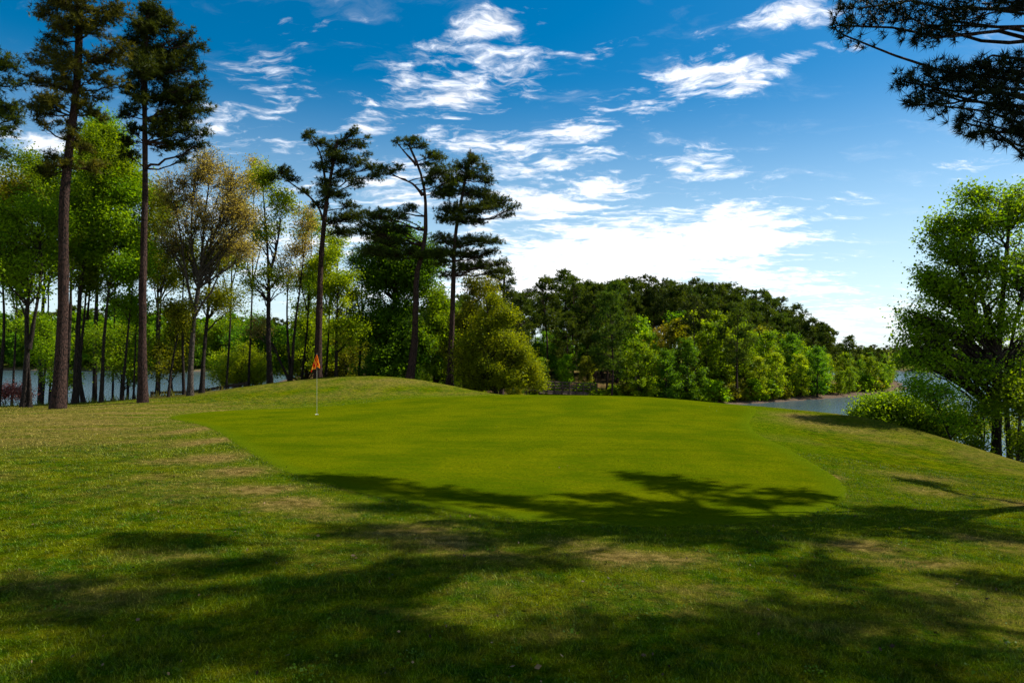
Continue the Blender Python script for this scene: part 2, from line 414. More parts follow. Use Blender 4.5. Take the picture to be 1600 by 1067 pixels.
def _cap(p, r):
    V = np.array([p+[r, 0, 0], p+[0, r, 0], p+[-r, 0, 0], p+[0, -r, 0], p+[0, 0, r*2]])
    return V, None, np.array([[0, 1, 4], [1, 2, 4], [2, 3, 4], [3, 0, 4]])

def px_tree(name, label, cat, group, kind, D, trunk_px, crown_px, seed, wpx, topw=.16, depth=1.0, sub=None, **ov):
    """trunk_px: list of polylines in picture pixels at distance D; crown_px: ellipses (px,py,rx,ry,n,sub radius m) filled with clumps at real depth"""
    rng = np.random.default_rng(seed+991)
    x0, y0 = trunk_px[0][0]; b = W(x0, y0, D); g = tz(b[0], b[1]); base = np.array([b[0], b[1], g-.05])
    trunks = []; k = D/F
    for i, tp in enumerate(trunk_px):
        p = np.array([W(q[0], q[1], D)-base for q in tp]); 
        if i == 0: p[0, 2] = min(p[0, 2], 0)
        if i == 0 and p[0,2] > -.01: p[0,2] = 0
        if i == 0 and b[2] > g+.15: p = np.vstack([[p[0,0], p[0,1], 0], p])
        p[1:, 1] += np.cumsum(rng.normal(size=len(p)-1)*.12)
        r0 = wpx*k*.5*(.82 if kind == 'leaf' else 1)*(1 if i == 0 else (ov.get('sw', .6)))
        trunks.append(frame_trunk(p, r0, r0*topw, 18))
    clumps = []
    for e in crown_px:
        cx, cy, rx, ry, n, sr = e[:6]
        if kind == 'leaf': n = int(n*1.8+1)
        for j in range(n):
            if n == 1: u = np.zeros(3); u[1] = rng.uniform(-.6, .6)
            else: u = unit(rng.normal(size=3))*rng.uniform(0, 1)**(1/2.6)*(1.3 if rng.uniform() < .14 else 1.)
            c = W(cx+u[0]*max(rx-sr/k*.7, rx*.3), cy-u[2]*max(ry-sr/k*.6, ry*.3), D)-base
            c[1] += u[1]*rx*k*depth+(0 if len(e) < 7 else e[6])
            s = sr*rng.uniform(.75, 1.25)
            if n == 1: R = np.array([rx*k*1.08, rx*k*.95, ry*k*1.25])*rng.uniform(.8, 1.15)
            else: R = np.array([s, s, s*(.5 if kind == 'pine' else .72)])*(1 if kind == 'pine' else 1.15)
            clumps.append((c, R, ov.get('wt', 1.)*(R[0]*R[1]*R[2])**(2/3)*4 if n == 1 else ov.get('wt', 1.)*.63*(s/sr)**2))
    ov = {k_: v for k_, v in ov.items() if k_ not in ('wt', 'sw')}
    return build_tree(name, label, cat, group, base, trunks, clumps, kind, seed, **ov)


# ------------------------------------------------------------------ putting green outline and ground masks
GREEN_PX = [(242,652),(280,657),(325,666),(352,682),(385,706),(430,733),(500,758),(580,775),(680,796),(780,812),(870,824),(980,829),(1090,827),(1200,820),(1290,803),(1338,780),(1330,757),(1270,722),(1205,690),(1160,662)]
gp = [tuple(hit(x, y)[:2]) for x, y in GREEN_PX]
gp += [(10.2, 27.5), (8.6, 31), (4.5, 33.2), (0, 33.5), (-3.5, 32.5), (-8, 29.6), (-12.3, 27.3)]
def smooth_poly(p, n=240):
    p = np.array(p); 
    for _ in range(3): p = np.stack([.75*p+.25*np.roll(p, -1, 0), .25*p+.75*np.roll(p, -1, 0)], 1).reshape(-1, 2)
    return p
GREEN = smooth_poly(gp)
def even(p, n):
    q = np.vstack([p, p[:1]]); s_ = np.r_[0, np.cumsum(np.linalg.norm(np.diff(q, axis=0), axis=1))]; u = np.linspace(0, s_[-1], n, endpoint=False)
    return np.c_[np.interp(u, s_, q[:, 0]), np.interp(u, s_, q[:, 1])]
GREEN = even(GREEN, 240)
for _ in range(1): GREEN = sum(np.roll(GREEN, k_, 0) for k_ in range(-5, 6))/11
GREEN = even(GREEN, 240)
def nz(x, y, s, seed=0):
    r = np.random.default_rng(seed); out = np.zeros_like(x); amp = 1
    for o in range(4):
        for _ in range(3):
            a = r.uniform(0, 6.3); f = s*2**o*r.uniform(.7, 1.3)
            out += amp*np.sin((x*math.cos(a)+y*math.sin(a))*f+r.uniform(0, 6.3)); 
        amp *= .55
    return out/4.
DRY = []   # worn, straw coloured places: px, py, rx, ry, strength
for a in [(300,672,26,10,.9),(318,690,30,10,.95),(338,715,32,10,.95),(368,738,34,9,.95),(410,765,42,10,.95),(460,787,50,9,.9),(440,795,40,6,.6),(640,830,70,14,.7),(700,850,70,14,.7),(900,850,50,10,.6),(985,872,70,12,.9),(940,862,60,12,.6),
          (270,722,40,5,.6),(200,690,60,5,.45),(120,660,90,10,.55),(40,655,80,14,.6),(60,690,90,16,.45),(150,675,80,8,.4),(1330,850,60,8,.9),(1300,744,16,5,.8),(1245,650,40,5,.8),(1260,660,60,6,.5),(1330,672,70,6,.4),(1400,690,60,5,.3),(1430,765,40,6,.55),(1430,745,60,6,.5),(1510,838,30,6,.6),(1440,880,70,9,.6),(1390,875,60,8,.5),
          (1100,930,80,16,.35),(1050,870,50,8,.6),(560,765,40,6,.5),(500,800,60,8,.45),(150,930,90,14,.35),(260,870,60,9,.35),(80,910,70,12,.4),(690,950,60,9,.25),(1320,985,90,15,.3),(1200,960,80,12,.3),(1590,790,30,10,.8),(1580,850,60,16,.4),(340,760,50,6,.4),(240,745,50,5,.35),(760,870,60,10,.4),(840,990,60,9,.25),(1090,975,50,8,.3)]:
    c = hit(a[0], a[1]); k = c[1]/F
    c2 = hit(a[0], a[1]+a[3]); ry = max(abs(c[1]-c2[1]), .12)
    DRY.append((c[0], c[1], a[2]*k, ry, a[4]))
def dryness(x, y):
    d = np.zeros_like(x); jx = nz(x, y, 2.6, 3)*.18; jy = nz(x, y, 2.6, 4)*.22
    for cx, cy, rx, ry, s in DRY:
        q = ((x+jx-cx)/rx)**2+((y+jy-cy)/ry)**2
        d = np.maximum(d, 1.25*s*np.exp(-q*.8))
    rough = 1.15*smooth((-x-4)/8)*smooth((y-8)/9)*smooth((32-y)/5)      # straw coloured rough on the left shoulder
    d = np.maximum(d, rough*np.clip(.42+.5*nz(x, y, 3.2, 9), 0, 1))
    mound = np.exp(-((x+8)/9)**2-((y-36)/5)**2)*np.clip(.35+.5*nz(x, y, 1.8, 5), 0, 1)*.75
    d = np.maximum(d, mound)
    d = np.maximum(d, np.clip(nz(x, y, 1.1, 12)-.25, 0, 1)*.36)
    bank = smooth((x-9)/3)*smooth((sdf(PLAT, x, y)+1.2)/1.5)*smooth((y-9)/3)*(1-smooth((y-60)/10))
    return np.clip(np.maximum(d, bank*.42*np.clip(.7+.6*nz(x, y, 2.1, 61), 0, 1.6)), 0, 1)

def axis(a, lo, hi, du):
    u = np.arange(math.asinh(lo/a), math.asinh(hi/a)+du, du); return a*np.sinh(u)
gx = axis(7, -2600, 2600, .028); gy = 7+axis(7, -2600, 3600, .026)
gy = gy[gy > -400]
X, Y = np.meshgrid(gx, gy); xs, ys = X.ravel(), Y.ravel()
zs = terrain(xs, ys)
near = np.exp(-(np.hypot(xs, ys)/60)**2)
gsd = sdf(GREEN[::6], xs, ys)
offg = smooth(gsd/.3)
zs = zs+near*offg*(.018*nz(xs, ys, 3.0, 1)+.008*nz(xs, ys, 9., 2))
far_r = np.hypot(xs, ys)
zs = zs+np.where((zs > LAKE+.3) & (far_r > 64), .25*nz(xs, ys, .5, 6), 0)
dry = dryness(xs, ys)
psd = sdf(PLAT, xs, ys); hsd = sdf(HILL, xs, ys)
litter = np.clip(smooth((psd-4)/5)*smooth((ys-35)/8)*(1-smooth((-xs-12)/8))+smooth(-hsd/3), 0, 1)*(1-smooth((far_r-235)/15))
litter = litter*np.clip(.75+.5*nz(xs, ys, .8, 8), 0, 1)
litter = np.maximum(litter, .8*smooth((psd+3.2)/2.5)*smooth((-xs-11)/3)*smooth((ys-24)/3)*(1-smooth((psd-4)/4))*np.clip(.5+.9*nz(xs, ys, 2.2, 31), 0, 1))
soil = smooth((LAKE+.55-zs)/.45)
collar = smooth((1.7-gsd+.35*nz(xs, ys, 3, 44))/.9)*(near > .1)
wild = smooth((psd-.5)/4)
ny, nx = X.shape
i = (np.arange(ny-1)[:, None]*nx+np.arange(nx-1)[None]).ravel()
ground = link('ground', mk_mesh('ground', np.c_[xs, ys, zs], np.c_[i, i+1, i+nx+1, i+nx], None, [], {'dry': dry, 'litter': litter, 'soil': soil, 'wild': wild, 'collar': collar}, True))
tag(ground, kind='structure', label='rough lawn round the putting green falling to the lake shores', cat='ground')

def grass_color(t, pos, fine=True):
    dry = t.attr('dry')
    n1 = t.noise(pos, 1.6, 5, .6); n2 = t.noise(pos, 7, 5, .65); n3 = t.noise(pos, 55, 4, .7)
    g = t.mix(t.ramp(n1, .35, .68), (.054, .126, .001), (.165, .200, .001))
    g = t.mix(t.ramp(n2, .42, .72, 0, .75), g, (.225, .200, .006))
    g = t.mix(t.ramp(t.noise(pos, 3.1, 4, .6), .55, .75, 0, .7), g, (.040, .122, .001))
    g = t.mix(t.ramp(t.noise(pos, 4.6, 5, .7), .46, .62, .0, .75), g, t.mix(1., g, (.38, .40, .4), 'MULTIPLY'))
    d = t.mix(t.ramp(n2, .3, .7), (.14, .090, .020), (.40, .29, .080))
    f = t.math('MULTIPLY', dry, t.ramp(n2, .25, .6, .55, 1.3), clamp=True)
    g = t.mix(f, g, d)
    return g, n1, n2, n3
def ground_mat():
    m, t = material('lawn_grass')
    pos = t.add('ShaderNodeNewGeometry').outputs['Position']
    g, n1, n2, n3 = grass_color(t, pos)
    g = t.mix(t.ramp(n3, .32, .62, .0, .85), g, t.mix(1., g, (.35, .38, .35), 'MULTIPLY'))
    g = t.mix(t.math('MULTIPLY', t.math('MULTIPLY', t.attr('collar'), .72), t.math('SUBTRACT', 1., t.attr('dry'), clamp=True)), g, t.mix(t.ramp(n2, .3, .7), (.046, .094, .001), (.105, .135, .002)))
    w = t.attr('wild')
    g = t.mix(t.math('MULTIPLY', w, .55), g, t.mix(t.ramp(n1, .35, .65), (.035, .045, .008), (.10, .085, .03)))
    l = t.mix(t.ramp(t.noise(pos, .9, 5, .65), .35, .65), (.045, .027, .014), (.16, .095, .045))
    g = t.mix(t.attr('litter'), g, l)
    g = t.mix(t.attr('soil'), g, t.mix(n2, (.06, .042, .03), (.15, .11, .08)))
    t.put(t.b.inputs['Base Color'], g); t.b.inputs['Roughness'].default_value = 1; t.b.inputs['Specular IOR Level'].default_value = .0
    h = t.math('ADD', t.math('MULTIPLY', n3, .8), t.math('ADD', t.math('MULTIPLY', n2, .8), t.noise(pos, 160, 3, .7)))
    t.put(t.b.inputs['Normal'], t.bump(h, 1., .035))
    return m
ground.data.materials.append(ground_mat())

# putting green: a close-mown sheet draped over the ground
def green_obj():
    c = np.array([.3, 17.5]); nr = 90; P = GREEN[::2]; n = len(P); V = []; 
    t = np.linspace(0, 1, nr)**.9
    xy = c+(P-c)[None]*t[1:, None, None]
    xy = np.vstack([c[None], xy.reshape(-1, 2)])
    z = terrain(xy[:, 0], xy[:, 1])+.014
    e = np.arange(len(xy)) > len(xy)-n-1
    z[e] -= .012
    j = np.arange(n); j2 = (j+1) % n
    T = np.c_[np.zeros(n, int), 1+j, 1+j2]
    Q = np.concatenate([np.c_[1+r*n+j, 1+(r+1)*n+j, 1+(r+1)*n+j2, 1+r*n+j2] for r in range(nr-2)])
    m, t_ = material('mown_green_turf')
    pos = t_.add('ShaderNodeNewGeometry').outputs['Position']
    n1 = t_.noise(pos, .55, 5, .6); n2 = t_.noise(t_.mapping(pos, sc=(1, 2, 1)), 2.2, 8, .7); n3 = t_.noise(pos, 20, 6, .75)
    g = t_.mix(t_.ramp(n1, .35, .65), (.054, .083, .0006), (.098, .114, .0008))
    g = t_.mix(t_.ramp(n2, .45, .75, 0, .6), g, (.118, .112, .002))
    g = t_.mix(t_.ramp(n3, .38, .66, 0, .75), g, (.036, .056, .0006))
    g = t_.mix(t_.ramp(t_.noise(t_.mapping(pos, rot=(0, 0, .25), sc=(.25, 2.2, 1)), 1.2, 4, .6), .4, .65, 0, .4), g, t_.mix(1., g, (.66, .74, .6), 'MULTIPLY'))
    eg = t_.math('ADD', t_.attr('edge'), t_.math('MULTIPLY', t_.math('SUBTRACT', t_.noise(pos, 6, 5, .7), .5), .5))
    g = t_.mix(t_.ramp(eg, .05, .55, .85, 0), g, t_.mix(t_.ramp(n3, .35, .65), (.034, .066, .001), (.082, .108, .002)))
    g = t_.mix(t_.ramp(t_.noise(pos, 16, 3, .6), .66, .78, 0, .5), g, (.15, .15, .01))
    t_.put(t_.b.inputs['Base Color'], g); t_.b.inputs['Roughness'].default_value = .95; t_.b.inputs['Specular IOR Level'].default_value = .0
    t_.put(t_.b.inputs['Normal'], t_.bump(t_.math('ADD', n3, t_.math('ADD', t_.noise(pos, 130, 3, .7), t_.noise(pos, 9, 4, .6))), .8, .016))
    o = link('putting_green', mk_mesh('putting_green', np.c_[xy, z], Q, T, [m], {'edge': -sdf(GREEN[::3], xy[:, 0], xy[:, 1])}, True))
    tag(o, kind='structure', label='smooth close mown putting green round the flagstick', cat='putting green')
green_obj()

# lake
def lake():
    gx = axis(30, -1200, 1200, .12); gy = axis(30, 15, 1200, .12); X, Y = np.meshgrid(gx, gy); ny, nx = X.shape
    i = (np.arange(ny-1)[:, None]*nx+np.arange(nx-1)[None]).ravel()
    m, t = material('lake_water')
    pos = t.add('ShaderNodeNewGeometry').outputs['Position']
    n = t.math('ADD', t.math('MULTIPLY', t.noise(t.mapping(pos, rot=(0, 0, .4), sc=(1, 1.6, 1)), .9, 5, .6), 1.), t.math('MULTIPLY', t.noise(pos, 4.5, 4, .6), .35))
    t.put(t.b.inputs['Base Color'], (.05, .08, .09)); t.b.inputs['Roughness'].default_value = .12; t.b.inputs['IOR'].default_value = 1.33
    t.put(t.b.inputs['Normal'], t.bump(n, .55, .22))
    o = link('water', mk_mesh('water', np.c_[X.ravel(), Y.ravel(), np.full(X.size, LAKE)], np.c_[i, i+1, i+nx+1, i+nx], None, [m], None, True))
    tag(o, kind='structure', label='rippled blue lake behind the golf green', cat='lake')
lake()

# grass blades over the rough nearest the viewer
def blades():
    rng = np.random.default_rng(5); Vs = []; ds = []; ts = []
    def batch(n, x, y, h0, h1, w):
        x0, y0 = x, y
        g = sdf(GREEN[::4], x, y) > -.05+rng.uniform(-.05, .06, len(x))
        x, y, w = x[g], y[g], w[g]; n = len(x)
        d = dryness(x, y)
        keep = rng.uniform(size=n) > d*.6; x, y, w, d = x[keep], y[keep], w[keep], d[keep]; n = len(x)
        z = terrain(x, y)-.004
        nr = np.exp(-(np.hypot(x, y)/60)**2); z += nr*smooth(sdf(GREEN[::6], x, y)/.3)*(.018*nz(x, y, 3., 1)+.008*nz(x, y, 9., 2))
        h = rng.uniform(h0, h1, n)*(1-.35*d)*(.75+.5*np.clip(.5+nz(x, y, 5., 21), 0, 1))
        a = rng.uniform(0, 6.283, n); lean = rng.uniform(.2, 1.15, n); la = rng.uniform(0, 6.283, n)
        bx, by = np.cos(a)*w*.5, np.sin(a)*w*.5
        tip = np.c_[x+np.cos(la)*h*lean, y+np.sin(la)*h*lean, z+h]
        V = np.stack([np.c_[x-bx, y-by, z], np.c_[x+bx, y+by, z], tip], 1)
        Vs.append(V.reshape(-1, 3)); ds.append(np.repeat(d, 3)); ts.append(np.repeat(rng.uniform(0, 1, n)**1.6, 3))
    n = 430000
    D = 2.3*(15/2.3)**rng.uniform(0, 1, n)**.92
    x = rng.uniform(-1, 1, n)*(D*.86+.3)
    batch(n, x, D, .014, .034, np.maximum(.0035, D*.0008))
    n = 60000                                  # longer straw on the left shoulder
    x = rng.uniform(-22, -4, n); y = rng.uniform(12, 32, n); batch(n, x, y, .02, .055, np.full(n, .016))
    V = np.concatenate(Vs); d = np.concatenate(ds)
    m, t = material('grass_blades')
    pos = t.add('ShaderNodeNewGeometry').outputs['Position']
    g, n1, n2, n3 = grass_color(t, pos)
    tone = t.attr('tone')
    g = t.mix(1., g, t.mix(tone, (.34, .42, .34), (2.1, 2.05, 1.6)), 'MULTIPLY')
    t.put(t.b.inputs['Base Color'], g); t.b.inputs['Roughness'].default_value = .6; t.b.inputs['Specular IOR Level'].default_value = .2
    tr = t.add('ShaderNodeBsdfTranslucent'); t.put(tr.inputs[0], g); mx = t.add('ShaderNodeMixShader'); mx.inputs[0].default_value = .3
    t.l.new(t.b.outputs[0], mx.inputs[1]); t.l.new(tr.outputs[0], mx.inputs[2]); t.l.new(mx.outputs[0], t.out.inputs[0])
    o = link('grass', mk_mesh('grass', V, None, np.arange(len(V)).reshape(-1, 3), [m], {'dry': d, 'tone': np.concatenate(ts)}))
    tag(o, 'short mottled grass of the rough in front of the green', 'grass', kind='stuff')
blades()
def fallen():
    rng = np.random.default_rng(8); n = 800
    D = 3+26*rng.uniform(0, 1, n)**1.3; x = rng.uniform(-.8, .8, n)*D
    keep = (sdf(PLAT, x, D) < -.3) & ((sdf(GREEN[::8], x, D) > .05) | (rng.uniform(size=n) < .12)); x, D = x[keep], D[keep]; n = len(x)
    z = terrain(x, D)+.022
    V, Q, tn = leaf_quads(rng, np.c_[x, D, z], .026, rng.uniform(size=n)**2, 0, .6)
    m = foliage_mat('dry_leaf', (.02, .012, .008), (.26, .17, .08), 0)
    tag(link('fallen_leaves', mk_mesh('fallen_leaves', V, Q, None, [m], {'tone': tn})), 'small dry leaves lying scattered over the lawn', 'leaves', kind='stuff')
fallen()
def weeds():
    rng = np.random.default_rng(48); Vs = []; Qs = []; ts = []; k = 0
    for _ in range(75):
        D = 3.2+6*rng.uniform()**1.3; x = rng.uniform(-.8, .8)*D
        if sdf(GREEN[::8], np.array([x]), np.array([D]))[0] < .4: continue
        n = rng.integers(14, 40); sp = rng.uniform(.03, .09)
        C = np.c_[x+rng.normal(0, sp, n), D+rng.normal(0, sp*1.4, n)]; z = terrain(C[:, 0], C[:, 1])+rng.uniform(.02, .045, n)
        V, Q, tn = leaf_quads(rng, np.c_[C, z], .015, rng.uniform(.3, 1, n), 0, .8); Vs.append(V); Qs.append(Q+k); ts.append(tn); k += len(V)
    m = foliage_mat('weed_leaf', (.035, .09, .003), (.08, .15, .006), .25)
    tag(link('weeds', mk_mesh('weeds', np.concatenate(Vs), np.concatenate(Qs), None, [m], {'tone': np.concatenate(ts)})), 'small light green clover patches in the rough', 'weeds', kind='stuff')
weeds()
def reeds():
    rng = np.random.default_rng(18); n = 26000
    y = rng.uniform(31, 88, n); x = -rng.uniform(.42, 1.1, n)*y
    s = sdf(PLAT, x, y); z = terrain(x, y); k = (s > .6) & (z > LAKE-.1); x, y, z = x[k], y[k], z[k]; n = len(x)
    h = rng.uniform(.12, .45, n); a = rng.uniform(0, 6.28, n); w = .03
    V = np.stack([np.c_[x-np.cos(a)*w, y-np.sin(a)*w, z-.02], np.c_[x+np.cos(a)*w, y+np.sin(a)*w, z-.02], np.c_[x+rng.normal(0, .12, n), y+rng.normal(0, .12, n), z+h]], 1).reshape(-1, 3)
    m = foliage_mat('reed_leaves', (.035, .055, .01), (.13, .12, .03), .3)
    tag(link('tall_grass', mk_mesh('tall_grass', V, None, np.arange(n*3).reshape(-1, 3), [m], {'tone': np.repeat(np.clip(nz(x, y, .6, 2)+.4, 0, 1), 3)})), 'uncut green grass sloping from the lawn to the lake', 'grass', kind='stuff')
reeds()

# ------------------------------------------------------------------ flagstick
def paint(name, c, rough=.5):
    m, t = material(name); pos = t.add('ShaderNodeTexCoord').outputs['Object']
    n = t.noise(pos, 30, 4); t.put(t.b.inputs['Base Color'], t.mix(t.ramp(n, .3, .7, 0, .25), c, tuple(x*.6 for x in c))); t.b.inputs['Roughness'].default_value = rough
    return m
def flagstick():
    b = hit(495, 648, 10); b = np.array([b[0], b[1], tz(b[0], b[1])+.015])
    H = CZ+(HY-553)/F*b[1]-b[2]
    root = empty('flagstick', b, 'white flagstick with limp red and yellow checkered flag on the putting green', 'flagstick')
    z = np.array([-.1, 0, .3, .6, 1.0, 1.4, H-.02, H]); p = np.c_[z*0, z*0, z]
    V, Q = tubes(p[None], np.array([[.007]*7+[.006]]), 10)
    c = _cap(p[-1], .007)
    a = Acc(); a.add(V, Q); a.add(*c); kid(root, 'pole', a.mesh('pole', [paint('white_pole_paint', (.36, .34, .26), .4)], True))
    # cup rim and dark hole
    n = 24; an = np.arange(n)*2*np.pi/n; ring = np.c_[np.cos(an), np.sin(an)]
    V = np.vstack([np.c_[ring*.062, np.full(n, .003)], np.c_[ring*.054, np.full(n, .006)], np.c_[ring*.054, np.full(n, -.08)]]); j = np.arange(n); j2 = (j+1) % n
    kid(root, 'hole_cup', mk_mesh('hole_cup', V, np.r_[np.c_[j, j2, n+j2, n+j], np.c_[n+j, n+j2, 2*n+j2, 2*n+j]], None, [paint('white_cup', (.7, .7, .66))], None, True))
    # limp flag: gathered at the top of the pole, falling in folds
    nu, nv = 43, 29; u = np.linspace(0, 1, nu); v = np.linspace(0, 1, nv); U, Vv = np.meshgrid(u, v)
    # cloth edge runs left lobe -> pole -> right lobe
    xx = (-.235+U*.37)*(.10+.90*Vv**.85)+.012
    yy = .055*np.sin(U*17+.8)*(.25+.75*Vv)-.03
    zz = H-.03-.46*Vv*(1-.10*np.cos((U-.62)*5))-.10*(1-U)*Vv-.02*np.sin(U*17)*Vv
    # diagonal hang: the free corner drops lowest on the left
    i = (np.arange(nv-1)[:, None]*nu+np.arange(nu-1)[None]).ravel(); fu = (i % nu); fv = i//nu
    mi = ((fu//9)+(fv//6)) % 2
    fm = []
    for nm, c in (('red_flag_cloth', (.68, .014, .004)), ('yellow_flag_cloth', (.88, .46, .03))):
        m, t = material(nm); pos = t.add('ShaderNodeTexCoord').outputs['Object']
        col = t.mix(t.ramp(t.noise(pos, 14, 4), .3, .7, 0, .4), c, tuple(x*.75 for x in c)); t.put(t.b.inputs['Base Color'], col); t.b.inputs['Roughness'].default_value = .75
        tr = t.add('ShaderNodeBsdfTranslucent'); t.put(tr.inputs[0], col); mx = t.add('ShaderNodeMixShader'); mx.inputs[0].default_value = .45
        t.l.new(t.b.outputs[0], mx.inputs[1]); t.l.new(tr.outputs[0], mx.inputs[2]); t.l.new(mx.outputs[0], t.out.inputs[0]); fm.append(m)
    kid(root, 'flag', mk_mesh('flag', np.c_[xx.ravel(), yy.ravel(), zz.ravel()], np.c_[i, i+1, i+nu+1, i+nu], None, fm, None, True, mi))
flagstick()

# ------------------------------------------------------------------ timber: rail fence and footbridge
M['timber'] = bark_mat('weathered_timber', (.035, .024, .017), (.10, .07, .05), 9, .15)
def box(a, b, wx, wz):
    """squared timber from a to b"""
    a, b = np.array(a, float), np.array(b, float); d = unit(b-a)
    up = np.array([0, 0, 1.]) if abs(d[2]) < .9 else np.array([0, 1., 0]); s = unit(np.cross(d, up)); u = np.cross(s, d)
    V = []
    for p, in_ in ((a, 1), (b, 1)):
        for i, j in ((-1, -1), (1, -1), (1, 1), (-1, 1)): V.append(p+s*i*wx/2+u*j*wz/2)
    return np.array(V), np.array([[0,1,5,4],[1,2,6,5],[2,3,7,6],[3,0,4,7],[3,2,1,0],[4,5,6,7]])
def rail_fence():
    px = [(237,619),(266,618),(296,617.5),(322,614),(345,610.5),(366,607),(385,604)]
    P = [W(x, y-6, 45-.4*i) for i, (x, y) in enumerate(px)]
    b = np.array([P[0][0], P[0][1], tz(P[0][0], P[0][1])])
    root = empty('rail_fence', b, 'low dark wooden rail fence behind the mound at the lake', 'fence')
    for i, p in enumerate(P):
        g = min(tz(p[0], p[1])-.1, p[2]-.6); V, Q = box(np.array([p[0], p[1], g])-b, p-b+[0, 0, .06], .13, .13); kid(root, 'post', mk_mesh('post', V, Q, None, [M['timber']]))
    for dz in (-.04, -.34):
        for i in range(len(P)-1):
            V, Q = box(P[i]-b+[.067, -.03, dz], P[i+1]-b+[-.067, -.03, dz], .06, .17); kid(root, 'rail', mk_mesh('rail', V, Q, None, [M['timber']]))
rail_fence()
def footbridge():
    A = W(832, 609.5, 74); B = W(922, 613, 80); b = A.copy()
    root = empty('footbridge', b, 'dark wooden footbridge with railings crossing the inlet below the wooded hill', 'footbridge')
    d = unit(B-A); s = np.array([-d[1], d[0], 0])*1.1; L = np.linalg.norm(B-A); n = 34
    a = Acc()
    for i in range(n):
        c = d*L*(i+.5)/n; a.add(*box(c-s, c+s, L/n*.9, .06))
    kid(root, 'deck', a.mesh('deck', [M['timber']]))
    for sg in (-1, 1):
        V, Q = box(s*sg*.9-[0, 0, .18], d*L+s*sg*.9-[0, 0, .18], .16, .28); kid(root, 'beam', mk_mesh('beam', V, Q, None, [M['timber']]))
        for i in range(9):
            p = d*L*i/8+s*sg; V, Q = box(p-[0, 0, .3], p+[0, 0, 1.08], .12, .12); kid(root, 'post', mk_mesh('post', V, Q, None, [M['timber']]))
            if i % 4 == 0:
                V, Q = box(p*1.0-[0, 0, 2.6]-s*sg*.1, p-s*sg*.1-[0, 0, .33], .18, .18); kid(root, 'pile', mk_mesh('pile', V, Q, None, [M['timber']]))
        for h in (.38, .7, 1.02):
            V, Q = box(s*sg*.93+[0, 0, h], d*L+s*sg*.93+[0, 0, h], .06, .12); kid(root, 'rail', mk_mesh('rail', V, Q, None, [M['timber']]))
footbridge()
def path():
    c = resample([(8.6, 79.7), (11, 81.5), (14.5, 84), (19, 87.5), (26, 93), (32, 101)], 60); t = unit(np.gradient(c, axis=0)); s = np.c_[-t[:, 1], t[:, 0]]
    u = np.linspace(-1.1, 1.1, 6); xy = (c[:, None]+s[:, None]*u[None, :, None]).reshape(-1, 2); z = terrain(xy[:, 0], xy[:, 1])+.33
    i = (np.arange(59)[:, None]*6+np.arange(5)[None]).ravel()
    m, t_ = material('sandy_path'); pos = t_.add('ShaderNodeNewGeometry').outputs['Position']
    t_.put(t_.b.inputs['Base Color'], t_.mix(t_.noise(pos, 2, 5), (.26, .19, .12), (.42, .33, .23))); t_.b.inputs['Roughness'].default_value = .95
    tag(link('path', mk_mesh('path', np.c_[xy, z], np.c_[i, i+1, i+7, i+6], None, [m], None, True)), 'sandy path leading from the footbridge into the woods', 'path', kind='structure')
path()

# ------------------------------------------------------------------ the tall pines (trunks and foliage pads)
def pad(l): return [(a[0], a[1], a[2], a[3], 1, 0)+tuple(a[4:]) for a in l]
px_tree('pine_tree', 'tallest pine with thick bare trunk and open ragged crown, at the left', 'pine', 'tall pines beside the green', 'pine', 27,
    [[(91,637),(98,480),(106,300),(119,150),(124,60),(128,-60)]],
    pad([(118,60,24,14,-.9),(112,115,24,14,-1.),(105,170,22,12,-1.),(122,20,26,14,-.8),(60,15,28,14),(95,8,34,20),(140,20,34,22),(175,30,30,18),(195,22,22,14),(110,45,28,14),(150,52,40,14),(85,65,26,10),(190,70,16,10),(95,-20,50,20),(150,-25,45,22),(60,-15,26,12),
     (55,95,22,12),(85,88,28,14),(112,100,28,18),(150,85,30,14),(178,80,20,12),(45,120,18,9),(75,130,28,13),(110,135,26,16),(148,122,24,12),(176,128,18,10),(52,160,22,11),(88,165,28,14),(130,160,24,14),(155,150,18,10),
     (60,190,18,8),(70,178,24,10),(100,192,24,12),(140,178,22,12),(120,215,22,12),(80,245,24,12),(105,262,28,14),(135,255,26,14),(70,270,18,9),(130,235,22,10)]), 11, 19, .42, mat='needles_warm', branches_separate=True, zmin=5, tw=32)
px_tree('pine_tree', 'tall pine with dense rounded dark crown and straight trunk, near the lake fence', 'pine', 'tall pines beside the green', 'pine', 29.5,
    [[(223,629),(225,480),(229,300),(232,150),(236,60),(238,14)]],
    pad([(236,55,22,14,-.9),(228,95,24,14,-1.),(245,125,26,15,-1.1),(220,150,18,10,-.8),(236,20,16,10,-.4),(205,115,14,9),(203,165,14,8),(205,185,14,8,-.5),(240,170,18,9,-.9),(240,22,24,14),(258,30,22,14),(225,42,20,14),(268,45,20,13),(245,55,30,18),(215,68,20,12),(285,62,20,14),(300,48,10,8),(262,78,32,18),(232,88,28,16),(292,88,22,16),(318,75,10,9),(210,98,14,10),(270,108,34,18),(305,108,18,14),(240,120,26,14),
     (215,130,16,9),(265,135,32,16),(298,135,20,14),(318,132,10,10),(285,155,28,14),(315,155,16,14),(255,160,26,13),(222,152,14,9),(300,178,24,12),(325,170,10,8),(270,185,28,13),(245,190,18,10),(212,205,18,12),(265,208,30,14),(302,205,28,12),(328,208,12,9),(285,228,26,12),(318,225,16,9),(250,228,20,10),(200,222,14,8),(290,245,16,8),(205,245,22,9)]),
    12, 13.5, .36, mat='needles', branches_separate=True, zmin=6, tw=38)
